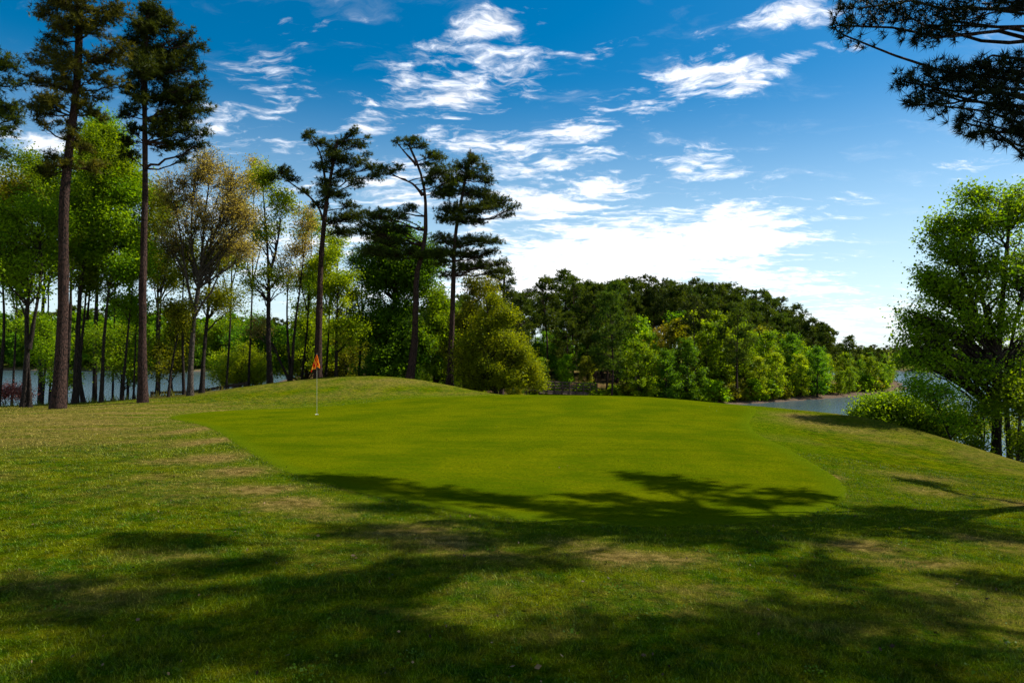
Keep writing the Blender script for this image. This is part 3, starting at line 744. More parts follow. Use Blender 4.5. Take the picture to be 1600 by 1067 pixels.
px_tree('pine_tree', 'pine mostly hidden behind the left picture edge with dark drooping foliage', 'pine', 'tall pines beside the green', 'pine', 25,
    [[(-62,640),(-58,400),(-52,150),(-50,30)]],
    pad([(8,100,26,13),(-20,90,40,16),(20,130,18,12),(-10,135,34,14),(10,165,24,13),(-25,170,30,14),(18,205,20,10),(-15,210,34,14),(25,185,14,8),(-60,50,50,20),(-100,110,40,18),(-100,180,40,18),(-50,20,30,14),(-5,240,24,10)]), 13, 22, .4, mat='needles', branches_separate=True, zmin=6)
px_tree('pine_tree', 'slim pine with open flat topped crown standing behind the flag', 'pine', 'tall pines beside the green', 'pine', 42,
    [[(497,588),(499,500),(503,400),(511,320),(522,250),(528,222)],[(503,400),(505,345),(488,312),(462,292),(440,276)],[(511,320),(507,280),(500,240),(486,215)]],
    pad([(482,212,12,8),(500,222,16,8),(515,235,20,9),(545,212,10,8),(552,205,10,8),(535,222,20,8),(562,225,16,6),(575,215,6,5),(530,248,28,10),(565,255,16,8),(585,262,14,9),(505,262,20,9),(540,272,26,10),(512,285,26,10),(560,285,14,8),(520,305,24,10),(545,318,20,8),(590,275,12,6),(500,320,16,7),
     (440,268,16,8),(425,278,14,6),(460,282,16,7),(475,297,14,6),(575,240,8,5),(550,340,28,8),(520,345,18,7),(535,360,30,8)]), 14, 13, .3, branches_separate=True, sw=.4, zmin=6, tw=40)
px_tree('pine_tree', 'bent dark trunked pine with sparse crown, left of a twin pair past the mound', 'pine', 'tall pines beside the green', 'pine', 41,
    [[(639,600),(646,540),(650,480),(651,430),(662,380),(664,340),(661,290),(651,255),(640,230)],[(661,305),(645,288),(625,278),(606,268)],[(651,258),(634,240),(622,226)]],
    pad([(620,222,12,7),(640,222,14,8),(658,226,12,7),(672,240,16,8),(650,218,10,6),(690,248,16,8),(668,256,12,5),(598,265,14,8),(612,272,12,7),(624,262,10,5),(585,270,8,5),(690,270,26,11),(672,282,18,8),(705,285,18,9),(690,300,22,8),(640,326,14,6),(620,338,22,8),(590,336,24,8),(575,352,22,8),(605,356,26,9),(560,362,16,7),(630,360,18,7),(585,372,26,8),
     (615,378,26,9),(580,392,26,8),(610,398,30,9),(640,392,20,8),(660,400,20,8),(690,396,24,9),(600,330,10,5),(575,335,12,6)]), 15, 13, .25, mat='needles', branches_separate=True, sw=.38, zmin=5, tw=38)
px_tree('pine_tree', 'broad layered pine leaning its flat boughs over the yellow green tree', 'pine', 'tall pines beside the green', 'pine', 42,
    [[(702,606),(705,540),(709,450),(712,370),(722,310),(735,240)]],
    pad([(735,240,9,7),(740,252,18,8),(722,262,22,9),(758,262,12,7),(738,275,28,10),(712,282,18,9),(762,282,14,8),(730,298,34,11),(755,305,24,9),(700,302,20,9),(770,308,18,8),(785,314,20,7),(805,325,12,7),(795,335,12,5),(770,322,22,7),(740,328,34,9),(705,330,26,10),(690,342,18,8),(720,345,28,8),(745,345,18,6),
     (690,372,20,8),(715,378,24,9),(745,376,26,8),(772,376,16,6),(700,395,26,9),(735,395,30,9),(768,392,18,7),(690,412,20,8),(755,412,30,9),(785,412,12,7),(725,418,30,9),(775,425,20,7),(680,398,14,7),(700,430,20,7)]), 16, 11, .3, mat='needles', branches_separate=True, zmin=5, tw=38)
px_tree('pine_tree', 'small tufted pine peeping out behind the yellow green tree', 'pine', 'tall pines beside the green', 'pine', 60,
    [[(783,606),(785,520),(788,430)]], pad([(792,424,14,7),(778,434,16,7),(800,440,12,7),(785,450,20,8),(765,452,14,6),(800,460,14,7),(780,470,22,8)]), 17, 9, .4, zmin=5)

# ------------------------------------------------------------------ leafy trees along the lake side
G1 = 'leafy trees along the lake side'
def leafy(label, D, trunk, crown, seed, w, **ov):
    return px_tree('leafy_tree', label, 'tree', G1, 'leaf', D, trunk, crown, seed, w, **ov)
leafy('twin stemmed dark tree standing left of the tallest pine', 28.5, [[(38,637),(42,560),(46,470),(58,400),(66,340)],[(45,545),(58,480),(64,410),(60,350)],[(47,637),(46,590),(44,565)]],
      [(30,420,70,60,10,.8),(75,340,50,50,7,.8),(20,330,45,60,7,.8)], 31, 13, mat='fresh', wt=1.2)
leafy('slim leafy tree partly hidden behind the tallest pine trunk', 33, [[(100,634),(104,520),(108,380),(110,300)]], [(110,320,55,70,12,.8),(140,270,40,50,6,.8)], 32, 9, mat='fresh', wt=1.2)
leafy('tall leaning tree with bright fresh crown between the two tallest pines', 31, [[(117,634),(122,540),(128,440),(137,360),(142,280),(150,220)]], [(160,225,40,45,10,.7),(175,270,45,45,10,.7),(130,330,40,40,6,.7)], 33, 11, mat='fresh', wt=1.3)
leafy('crooked thin tree with low forks, just right of the leaning fresh crowned tree', 32, [[(131,634),(129,580),(136,500),(143,440),(160,400)],[(136,500),(142,430),(140,380)]], [(150,420,50,50,8,.7),(120,380,40,40,5,.7)], 34, 8, mat='fresh', wt=1.1)
leafy('forked slender tree before open water, midway between the two tallest pines', 31, [[(158,632),(164,540),(171,450),(178,390),(182,330)],[(171,450),(160,425),(145,400)],[(172,442),(186,430),(205,420)]], [(180,350,55,50,10,.7),(200,420,35,30,5,.6),(145,395,25,25,3,.5),(195,300,40,35,6,.7)], 35, 8, mat='fresh', wt=1.2)
leafy('thin straight young tree just left of the dense crowned pine', 32, [[(190,631),(197,540),(205,440),(209,390)]], [(205,400,40,45,8,.6),(190,470,30,25,3,.5)], 36, 6, mat='fresh')
leafy('very thin sapling touching the dense crowned pine trunk', 33, [[(208,630),(211,540),(214,470)]], [(210,480,35,30,5,.5)], 37, 5, mat='fresh')
leafy('slanting thin tree right of the dense crowned pine', 33, [[(262,626),(270,570),(281,510),(290,470)]], [(285,490,40,35,6,.6)], 38, 6, mat='olive')
leafy('narrow dark stemmed tree rising through the brown budding crown', 34, [[(287,621),(289,540),(289,440),(292,380)]], [(290,400,40,50,6,.6)], 39, 6, mat='olive')
leafy('large brown budding tree with fine bare twigs above the rail fence', 33, [[(297,622),(300,560),(305,490),(312,430),(318,340),(326,270)],[(304,495),(296,440),(285,370),(275,300)],[(312,430),(335,360),(355,300)],[(309,450),(345,430),(375,410)],[(310,440),(300,380),(305,290),(312,250)]],
      [(325,265,45,40,10,.8),(280,300,45,45,10,.8),(365,300,40,50,10,.8),(310,340,60,50,12,.8),(370,380,45,45,8,.8),(265,370,35,40,6,.7),(390,330,25,40,5,.6)], 40, 11, mat='bud', bark='bark_grey', size=.07, m=16, wt=1.5, twr=1.3, sw=.55, sig=.12, k=1.3)
leafy('straight dark tree with olive crown right of the brown budding tree', 34.5, [[(315,618),(318,560),(322,480),(329,400),(334,330)]], [(335,400,45,45,7,.7),(345,470,45,35,6,.7)], 41, 9, mat='olive')
leafy('leafy tree cut by the left picture edge with olive foliage', 30, [[(-4,640),(2,520),(8,420),(12,340)]], [(5,300,55,60,12,.8),(20,400,50,50,8,.8),(-20,380,60,80,8,.8)], 42, 8, mat='olive', wt=1.2)
leafy('thin upright tree with pale yellow green top, left of the flag', 42, [[(422,605),(421,520),(421,430),(415,360),(410,290)],[(421,430),(432,380),(440,320)]], [(412,275,28,30,8,.8),(440,310,30,40,8,.8),(420,360,45,40,9,.8),(395,440,40,40,6,.8),(435,430,40,40,6,.8)], 43, 11, mat='yellow', wt=.95, size=.11, m=16)
leafy('twin stemmed slim tree rising from the mound edge left of the flag', 43, [[(455,598),(461,520),(468,460),(474,400),(480,360)],[(454,596),(449,520),(448,460),(454,400)],[(453,596),(438,562),(428,540),(404,516)]], [(470,390,35,40,8,.7),(445,420,35,40,6,.7),(405,510,30,22,4,.6),(475,340,30,30,6,.7)], 44, 7, mat='bud', size=.10, m=14, sw=.9)
leafy('thin tree with yellowish leaves standing right of the flag', 44, [[(525,596),(526,520),(528,450),(527,410)]], [(535,450,40,45,8,.8),(540,510,40,40,7,.8),(510,410,35,35,6,.7)], 45, 7, mat='yellow', size=.12)
leafy('big deep green tree with full rounded crown behind the bent pine', 47, [[(614,600),(614,520),(616,440),(612,380)]], [(610,370,42,30,12,1.),(600,420,55,45,22,1.),(650,430,45,55,16,1.),(590,500,55,50,20,1.),(640,520,55,60,22,1.),(600,570,60,35,16,1.),(668,400,30,40,8,.9)], 46, 12, mat='deep', size=.14, m=34, wt=1.1)
leafy('bright green tree filling the gap between the bent pine and the layered pine', 48, [[(680,604),(682,530),(684,460)]], [(685,480,32,45,12,.9),(675,540,45,40,14,.9),(720,520,35,50,12,.9),(700,580,50,25,10,.8)], 47, 10, mat='fresh', size=.13, m=34, wt=1.2)
leafy('yellow green bushy tree spilling down to the grass right of the layered pine', 41, [[(775,612),(772,560),(765,510),(760,470)],[(774,590),(795,550),(810,510)]], [(792,492,24,14,5,.6),(760,500,30,20,7,.6),(742,530,34,24,9,.6),(786,532,44,20,10,.6),(812,552,24,22,8,.55),(760,565,50,22,11,.6),(728,572,30,26,8,.55),(832,578,20,16,7,.5),(800,592,46,14,10,.5),(846,600,12,7,3,.4),(740,600,34,12,7,.45),(770,470,16,12,3,.5)], 48, 10, mat='yellow', size=.095, m=40, wt=1.0)
leafy('olive tree with soft spreading leaves under the layered pine', 44, [[(725,606),(728,540),(735,480)]], [(735,500,40,40,12,.8),(755,450,35,30,8,.8),(715,560,35,30,8,.7)], 49, 9, mat='olive', size=.11, m=34)
leafy('tall yellow green tree behind the twin stemmed slim tree', 53, [[(478,604),(479,520),(482,440)]], [(480,500,50,45,14,1.),(470,560,60,40,16,1.),(495,440,35,35,8,.9)], 50, 9, mat='yellow', size=.13, m=34)
leafy('dark bushy tree low behind the thin upright tree left of the flag', 52, [[(400,608),(398,560),(396,500)]], [(395,520,50,35,14,1.),(380,570,50,30,14,1.),(430,560,40,35,12,1.)], 51, 10, mat='deep', size=.13, m=34)
leafy('olive understory tree filling in behind the flag', 55, [[(540,604),(542,560),(545,500)]], [(545,540,45,45,16,1.),(520,580,50,25,12,.9)], 52, 9, mat='olive', size=.13, m=34)
leafy('green understory tree on the shore behind the brown budding tree', 58, [[(345,612),(350,560),(352,520)]], [(355,520,40,30,12,1.1),(360,565,45,28,12,1.),(330,540,30,30,6,1.)], 53, 8, mat='fresh', size=.14, m=34)
leafy('leafy background tree showing fresh green high between the two tallest pines', 42, [[(150,626),(155,500),(160,380),(165,260)]], [(160,200,35,30,8,1.),(170,250,50,45,12,1.),(140,300,60,40,12,1.)], 54, 10, mat='fresh', size=.12, m=34)
leafy('spreading olive tree behind the dense crowned pine trunk', 43, [[(248,620),(246,520),(245,420),(240,330)]], [(245,330,45,50,12,1.),(225,390,50,45,10,1.),(270,420,40,40,8,1.)], 55, 9, mat='olive', size=.11, m=34)
leafy('fresh leafy tree high behind the twin stemmed dark tree', 41, [[(62,630),(66,500),(70,380),(72,300)]], [(70,300,50,50,12,1.),(40,270,45,50,10,1.),(90,400,45,45,8,1.)], 56, 10, mat='fresh', size=.12, m=34)
leafy('low leafy sapling with hanging branches beside the tallest pine base', 36, [[(75,634),(80,590),(84,545)]], [(80,550,45,35,9,.6),(60,510,40,30,7,.6),(105,590,30,18,4,.4)], 58, 5, mat='fresh', wt=.7)
leafy('low leafy sapling over the water, midway between forked slender tree and dense crowned pine', 37, [[(182,628),(184,590),(190,550)]], [(185,560,40,30,8,.6),(170,520,40,30,7,.6),(215,585,25,16,4,.4)], 59, 5, mat='fresh', wt=.7)
leafy('low leafy sapling before the water under the brown budding tree', 38, [[(270,622),(268,590),(266,550)]], [(262,560,45,30,9,.6),(285,520,35,35,7,.6)], 60, 5, mat='olive', wt=.75)
leafy('low yellow green sapling left of the twin stemmed slim tree', 46, [[(372,606),(375,580),(380,540)]], [(375,560,40,30,9,.7),(360,590,30,15,5,.5),(400,585,30,20,6,.5)], 77, 6, mat='yellow', wt=.9)
for a in [
 ('slender tree with pale fresh leaves at the left picture edge behind the olive tree', 38, 18, 632, 24, 300, [(25,330,35,45,7,.7),(30,420,35,40,5,.6)], 'fresh', 401),
 ('slender straight tree just left of the tallest pine', 39, 66, 632, 72, 280, [(72,290,35,40,7,.7),(66,380,30,35,5,.6)], 'fresh', 402),
 ('slender yellow green tree seen between leaning and crooked thin trees', 40, 122, 630, 130, 240, [(132,250,30,35,7,.7),(128,330,30,40,6,.6)], 'yellow', 403),
 ('slender olive tree right behind the forked slender tree', 40, 172, 628, 176, 290, [(178,300,32,40,7,.7),(172,390,30,40,5,.6)], 'olive', 404),
 ('slender fresh green tree left behind the dense crowned pine', 41, 198, 626, 204, 260, [(206,290,30,40,7,.7),(200,380,30,40,5,.6)], 'fresh', 405),
 ('slender tree of olive leaves right behind the dense crowned pine', 41, 240, 624, 250, 320, [(252,340,30,40,6,.6),(246,430,30,40,5,.6)], 'olive', 406),
 ('slender yellowish tree standing right behind the brown budding tree', 43, 352, 612, 360, 300, [(362,320,28,40,7,.6),(358,410,30,40,5,.6)], 'yellow', 407),
 ('slender budding tree left of the thin upright tree', 44, 388, 608, 396, 260, [(398,280,26,40,7,.6),(392,370,30,40,5,.6)], 'bud', 408),
 ('slender fresh tree seen between the twin stemmed slim tree and the flag pine', 46, 470, 602, 486, 340, [(486,350,26,36,6,.6),(480,430,28,40,6,.6)], 'fresh', 409),
 ('slender yellow tree directly behind the slim flag pine', 47, 508, 600, 516, 360, [(520,380,30,36,7,.6),(512,460,30,40,6,.6)], 'yellow', 410),
 ('slender deep green tree between the flag and the bent pine', 48, 560, 600, 566, 380, [(566,400,30,36,7,.7),(560,480,32,40,7,.7)], 'deep', 411)]:
    lab, D, x0, y0, x1, y1, cr, mt, sd = a
    xm = x0+(x1-x0)*.45; ym = y0+(y1-y0)*.45
    leafy(lab, D, [[(x0, y0), (xm+3, ym), (x1, y1)], [(xm+2, ym), (xm-8, ym-50), (xm-16, ym-95)], [(xm+4, ym-15), (xm+14, ym-60), (xm+20, ym-100)]], cr, sd, 5, mat=mt, wt=.85)
px_tree('shrub', 'pink flowering shrub by the water at the left edge', 'shrub', None, 'leaf', 36, [[(10,640),(8,622),(6,605)],[(30,640),(34,620),(38,610)]], [(8,610,24,10,6,.3),(38,614,14,8,3,.3),(-20,612,30,14,5,.35)], 57, 2, mat='pink', size=.07, wt=.5, k=1.)

# ------------------------------------------------------------------ right bank
px_tree('leafy_tree', 'large fresh green tree with dark trunk on the right bank', 'tree', None, 'leaf', 26,
    [[(1555,748),(1557,660),(1560,560),(1566,460),(1572,380),(1580,310)],[(1578,752),(1577,690),(1572,640),(1575,560),(1590,450),(1605,370)],[(1560,600),(1530,500),(1500,430),(1478,380)],[(1561,560),(1535,460),(1520,390),(1510,340)],[(1558,640),(1500,600),(1450,575),(1420,560)]],
    [(1580,330,60,40,18,.75),(1520,350,55,35,14,.7),(1480,390,45,45,14,.65),(1540,420,70,50,20,.75),(1460,450,40,35,10,.6),(1600,430,60,60,14,.75),(1430,495,40,20,9,.5),(1480,510,60,35,14,.65),(1550,510,60,45,16,.7),(1500,575,60,28,12,.6),(1440,560,50,22,10,.5),(1590,580,50,35,9,.6),(1640,400,60,90,14,.8),(1650,540,60,70,12,.8),(1600,300,40,25,6,.6),(1470,350,28,25,6,.5),(1445,430,35,40,9,.5),(1500,460,50,40,12,.6),(1420,520,25,25,6,.45),(1520,300,35,25,7,.5),(1460,540,45,25,8,.5)],
    61, 21, mat='fresh', size=.10, m=22, wt=.52, sw=.62, sig=.16, k=.7)
G2 = 'thin trees on the right bank'
def bank(label, D, trunk, crown, seed, w, **ov): return px_tree('leafy_tree', label, 'tree', G2, 'leaf', D, trunk, crown, seed, w, **ov)
bank('leaning thin sapling on the bank between willow bush and big tree', 25, [[(1496,722),(1488,690),(1476,655),(1464,625),(1455,600)]], [(1460,615,45,25,9,.5),(1490,650,30,20,5,.4),(1430,600,30,18,4,.4)], 62, 5, mat='fresh', size=.08, wt=.4)
bank('slim upright sapling just left of the big tree trunk', 25.5, [[(1538,738),(1538,700),(1536,660),(1530,620)],[(1538,690),(1520,660),(1506,648)]], [(1530,640,35,30,7,.45),(1505,655,25,15,3,.4),(1520,690,25,18,4,.35)], 63, 5, mat='fresh', size=.08, wt=.4)
bank('reddish thin trunk tree at the right picture edge', 24.5, [[(1592,750),(1592,690),(1590,640),(1594,560)]], [(1600,620,40,40,8,.5),(1610,690,35,30,5,.4)], 64, 7, mat='fresh', size=.10, bark='bark_grey', wt=.7)
G3 = 'shrubs along the right bank'
def shrub(label, D, cx, by, crown, seed, mat='fresh', **ov):
    st = [[(cx+dx, by), (cx+dx*1.6+(i % 3-1)*3, by-18), (cx+dx*2.6, by-36)] for i, dx in enumerate((-12, -4, 3, 10))]
    return px_tree('shrub', label, 'shrub', G3, 'leaf', D, st, crown, seed, 2.4, mat=mat, size=ov.pop('size', .09), k=1.2, **ov)
shrub('rounded yellowish willow bush at the crest of the right bank', 28, 1385, 688, [(1375,635,38,20,14,.45),(1345,652,24,14,8,.35),(1410,635,35,22,12,.45),(1385,662,45,16,14,.4),(1435,660,28,22,8,.4)], 71, 'fresh', wt=.75)
shrub('dark twiggy bush below the crest beside the willow bush', 27, 1440, 706, [(1445,655,38,28,12,.45),(1470,675,30,20,9,.4),(1425,685,24,12,6,.3)], 72, 'fresh', wt=.45)
shrub('low ragged bush under the leaning sapling', 26, 1480, 722, [(1480,705,28,12,6,.35),(1510,715,24,12,6,.3),(1455,700,20,10,4,.3)], 73, 'yellow', wt=.5)
shrub('small bush at the foot of the big tree', 25, 1588, 752, [(1590,740,14,8,4,.25),(1602,748,14,8,4,.25)], 74, 'yellow', wt=.6)
shrub('thin leafy bush at the waterside behind the leaning sapling', 33, 1500, 705, [(1500,655,35,25,8,.6),(1530,670,30,20,6,.5),(1470,645,30,18,5,.5)], 75, 'yellow', wt=.3)
shrub('waterside bush behind the big tree trunk', 33, 1570, 720, [(1570,660,40,30,8,.6),(1600,690,30,25,6,.5)], 76, 'yellow', wt=.3)

# ------------------------------------------------------------------ overhanging pine on the right, and its neighbour whose shade falls on the lawn
def over_pine(name, label, x, y, H, r0, pads, upper, seed, sep):
    rng = np.random.default_rng(seed); g = tz(x, y); base = np.array([x, y, g-.05])
    tr = [frame_trunk([(0,0,0),(.1,.05,H*.3),(-.05,.1,H*.6),(.05,0,H)], r0, .02, 20)]
    fine = []
    for px, py, rx, ry, D in pads:
        c = W(px, py, D)-base; k = D/F; fine.append((c, np.array([rx*k, rx*k*.8, ry*k])*1.05, 3.4*(rx*k*ry*k)**.7*4))
    coarse = [(np.array(c)-base, np.array(R), w) for c, R, w in upper]
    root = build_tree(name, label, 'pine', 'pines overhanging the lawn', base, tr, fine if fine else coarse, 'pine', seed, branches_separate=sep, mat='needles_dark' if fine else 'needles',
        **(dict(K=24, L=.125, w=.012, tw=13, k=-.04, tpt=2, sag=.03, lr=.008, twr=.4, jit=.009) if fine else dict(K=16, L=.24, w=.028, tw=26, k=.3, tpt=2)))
    if fine and coarse:
        tmp = build_tree('tmp', 'x', 'x', None, base, tr, coarse, 'pine', seed+1, K=16, L=.24, w=.028, tw=26, k=.3, mat='needles')
        a, b = KIDS.pop(tmp.name)
        bpy.data.objects.remove(tmp)
        t_o = next(o for o in KIDS[root.name] if o.name.startswith('trunk')); bpy.data.objects.remove(t_o); KIDS[root.name] = [o for o in KIDS[root.name] if o_ok(o)]
        a.parent = root; b.parent = root; a.name = 'trunk'; b.name = 'upper_crown'
        KIDS[root.name] += [a, b]
        # twigs of the lower boughs
    return root
def o_ok(o):
    try: o.name; return True
    except ReferenceError: return False
SHADOW = [(500,746,50,6),(520,758,60,8),(600,790,70,7),(330, 885, 110, 10),(570, 915, 110, 12),(700, 1045, 180, 26),(1100, 1035, 180, 26),(950, 990, 110, 14),(1300, 900, 90, 9),(560, 970, 110, 14),(1180, 985, 100, 13),(800, 880, 100, 9),(1400, 950, 90, 12),(200, 1050, 180, 24),(1550, 915, 70, 14),(680, 1000, 120, 12),(560, 752, 100, 9),(655, 770, 120, 12),(780, 782, 120, 14),(900, 800, 140, 16),(1010, 745, 80, 8),(1080, 760, 110, 12),(1180, 782, 110, 14),(1060, 792, 140, 14),(1245, 772, 80, 10),(930, 776, 60, 6),(1000, 814, 200, 10),(1150, 812, 130, 10),(1430, 752, 60, 8),(1400, 798, 60, 9),(1500, 822, 80, 10),(1570, 840, 48, 14),(560, 830, 72, 9),(700, 845, 120, 14),(830, 838, 96, 9),(1150, 850, 120, 12),(1030, 842, 80, 8),(650, 892, 128, 20),(230, 850, 120, 13),(450, 925, 96, 18),(140, 965, 120, 22),(300, 1000, 128, 28),(500, 1030, 160, 35),(900, 1050, 160, 32),(1300, 1000, 128, 28),(1250, 955, 80, 14),(1420, 1050, 160, 34),(20, 930, 64, 12)]
TR = [(11., 11.), (11.6, 6.2)]
up = [[], []]; rs = np.random.default_rng(77)
for px, py, rx, ry in SHADOW:
    g = hit(px, py, 2.2, 40); k = g[1]/F; R = max(rx*k*.8, .55)
    best = None
    for h in np.arange(5.5, 17.5, .5):
        c = g+SD/SD[2]*h
        if not (c[2]-.7*R > CZ+.56*c[1] or c[0]-R > .80*c[1]): continue
        for ti, (tx, ty) in enumerate(TR):
            top = (16, 14.5)[ti]
            if c[2] > top: continue
            dd = abs(np.hypot(c[0]-tx, c[1]-ty)-2.2)+.12*abs(h-10)+(.0 if c[2] < top-1 else 1)
            if best is None or dd < best[0]: best = (dd, ti, c)
    if best is None: continue
    up[best[1]].append((best[2], (R, R*.85, R*.42), .6+1.2*R*R))
OV = []
for px, py, rx, ry in [(1340,14,48,20),(1308,40,22,9),(1318,55,16,8),(1400,15,46,24),(1440,40,44,16),(1455,60,26,8),(1432,60,20,7),(1470,16,46,20),(1535,6,50,18),(1590,2,36,16),(1510,32,36,9)]: OV.append((px, py, rx, ry, 9.6))
for px, py, rx, ry in [(1425,122,34,13),(1412,128,16,8),(1460,106,30,10),(1490,118,40,18),(1450,140,34,13),(1425,165,28,11),(1465,165,28,11),(1520,104,40,14),(1562,106,36,14),(1540,120,46,20),(1590,110,34,24),(1510,145,40,14)]: OV.append((px, py, rx, ry, 9.2))
for px, py, rx, ry in [(1560,160,40,18),(1500,190,18,10),(1520,188,26,12),(1508,212,16,8),(1540,205,26,11),(1590,168,34,24),(1580,195,30,16),(1570,220,14,7),(1596,215,20,12),(1600,236,16,7)]: OV.append((px, py, rx, ry, 8.8))
for _ in range(16):
    OV.append((rs.uniform(1640, 1880), rs.uniform(-60, 215), rs.uniform(40, 60), rs.uniform(16, 26), rs.uniform(9., 10.5)))
over_pine('pine_tree', 'pine outside the right edge whose dark needle boughs overhang the top corner', TR[0][0], TR[0][1], 16.5, .24, OV, up[0], 81, True)
over_pine('pine_tree', 'second pine outside the right edge, known by its shade across the lawn', TR[1][0], TR[1][1], 15, .20, [], up[1], 82, False)

# ------------------------------------------------------------------ wooded hill beyond the green: prototypes, then copies
def proto(kind, seed, H, R, z0, n, name, flat=False, single=False, **ov):
    rng = np.random.default_rng(seed); cl = []
    tr = [frame_trunk([(0,0,0),(rng.normal()*.1,rng.normal()*.1,H*.4),(rng.normal()*.25,rng.normal()*.25,H*.96)], H*.013+.03, .03, 12)]
    for i in range(n):
        t = (i+rng.uniform())/n; z = z0+(H-z0)*t
        prof = math.sin(math.pi*(.22+.70*t))**.8 if kind == 'leaf' else (.45+.55*math.sin(math.pi*(.15+.75*t)))
        a = i*2.4+rng.normal()*.4; r = R*prof*rng.uniform(.25, .95)
        s = ov.get('cs', .9)*rng.uniform(.75, 1.3)
        cl.append((np.array([math.cos(a)*r, math.sin(a)*r, z-.2]), np.array([s, s, s*(.6 if kind == 'pine' else .7)]), 1.))
    cl.append((np.array([0, 0, H-.4]), np.array([.8, .8, .5]), 1.))
    ov.pop('cs', None)
    return build_tree(name, 'x', 'tree', 'x', (0, 0, 0), tr, cl, kind, seed, single=single, **ov)
rng = np.random.default_rng(4)
PP = [proto('pine', 200+i, 12, (2.6, 2.3, 2.7, 2.0)[i], (5., 6.5, 4, 8.)[i], (24, 17, 28, 11)[i], 'pine_tree', tw=20, K=8, L=.36, w=.085, mat=('needles_hill', 'needles_hill', 'needles_hill', 'needles')[i], tk=6, cs=1.0, twr=1.0) for i in range(4)]
LP = [proto('leaf', 220+i, 9, (2.9, 2.5, 2.7, 2.3, 2.8)[i], (1.6, 1.2, 1.0, 2.0, .8)[i], (30, 26, 30, 24, 30)[i], 'leafy_tree', tw=11, m=20, size=.22, mat=('fresh', 'yellow', 'fresh', 'olive', 'deep')[i], tk=6, cs=1.0, sig=.2, twr=1.5) for i in range(5)]
RP = [proto('leaf', 230, 9, 2.5, 1.5, 26, 'leafy_tree', tw=10, m=12, size=.22, mat='russet', tk=6, cs=1.0, sig=.2, twr=1.5)]
used = set()
def plant(pr, x, y, H, H0, label, cat, group, wide=1.):
    z = tz(x, y)-.1; s = H/H0; rz = rng.uniform(0, 6.28); w = s*wide
    if pr.name in used: o = copy_thing(pr, (x, y, z), rz, (w, w, s))
    else:
        used.add(pr.name); o = pr; o.location = (x, y, z); o.rotation_euler.z = rz; o.scale = (w, w, s)
    tag(o, label, cat, group); return o
TOPS = np.array([(780,470),(800,458),(850,440),(880,430),(940,438),(1000,436),(1040,428),(1100,440),(1160,455),(1200,466),(1260,490),(1300,508),(1330,518),(1370,545),(1400,552)], float)
MIDS = np.array([(780,540),(860,530),(900,535),(960,520),(1000,500),(1080,498),(1130,480),(1180,505),(1230,522),(1280,535),(1320,548),(1360,548),(1385,560)], float)
taken = []
def free(x, y, d):
    for a, b in taken:
        if (a-x)**2+(b-y)**2 < d*d: return False
    taken.append((x, y)); return True
GP = 'dark pines crowding the hill beyond the green'; GL = 'leafy trees along the foot of the wooded hill'
npine = nleaf = 0
cand = np.c_[rng.uniform(-30, 88, 11000), rng.uniform(70, 160, 11000)]
cs = -sdf(HILL, cand[:, 0], cand[:, 1])
order = np.argsort(cand[:, 1])
# the skyline pines first: one every few paces along the ridge
for px in np.arange(796, 1385, 17.):
    ys_ = np.arange(75, 158, .5); pxx = px+rng.normal()*4; xs_ = (pxx-800)/F*ys_; dd = -sdf(HILL, xs_, ys_)
    tgt = min(rng.uniform(17, 27), dd.max()*.75); k_ = np.where(dd > tgt)[0]
    if not len(k_): continue
    x, y = xs_[k_[0]], ys_[k_[0]]
    if not free(x, y, 2.0): continue
    top = np.interp(pxx, TOPS[:, 0], TOPS[:, 1]); H = (CZ+(HY-top)/F*y-tz(x, y))*rng.uniform(.88, 1.06)
    if H > 4: plant(PP[rng.choice([0, 1, 1, 3])], x, y, min(H, 18), 12, 'dark pine among many crowding the hill beyond the green', 'pine', GP, rng.uniform(.78, 1.)); npine += 1
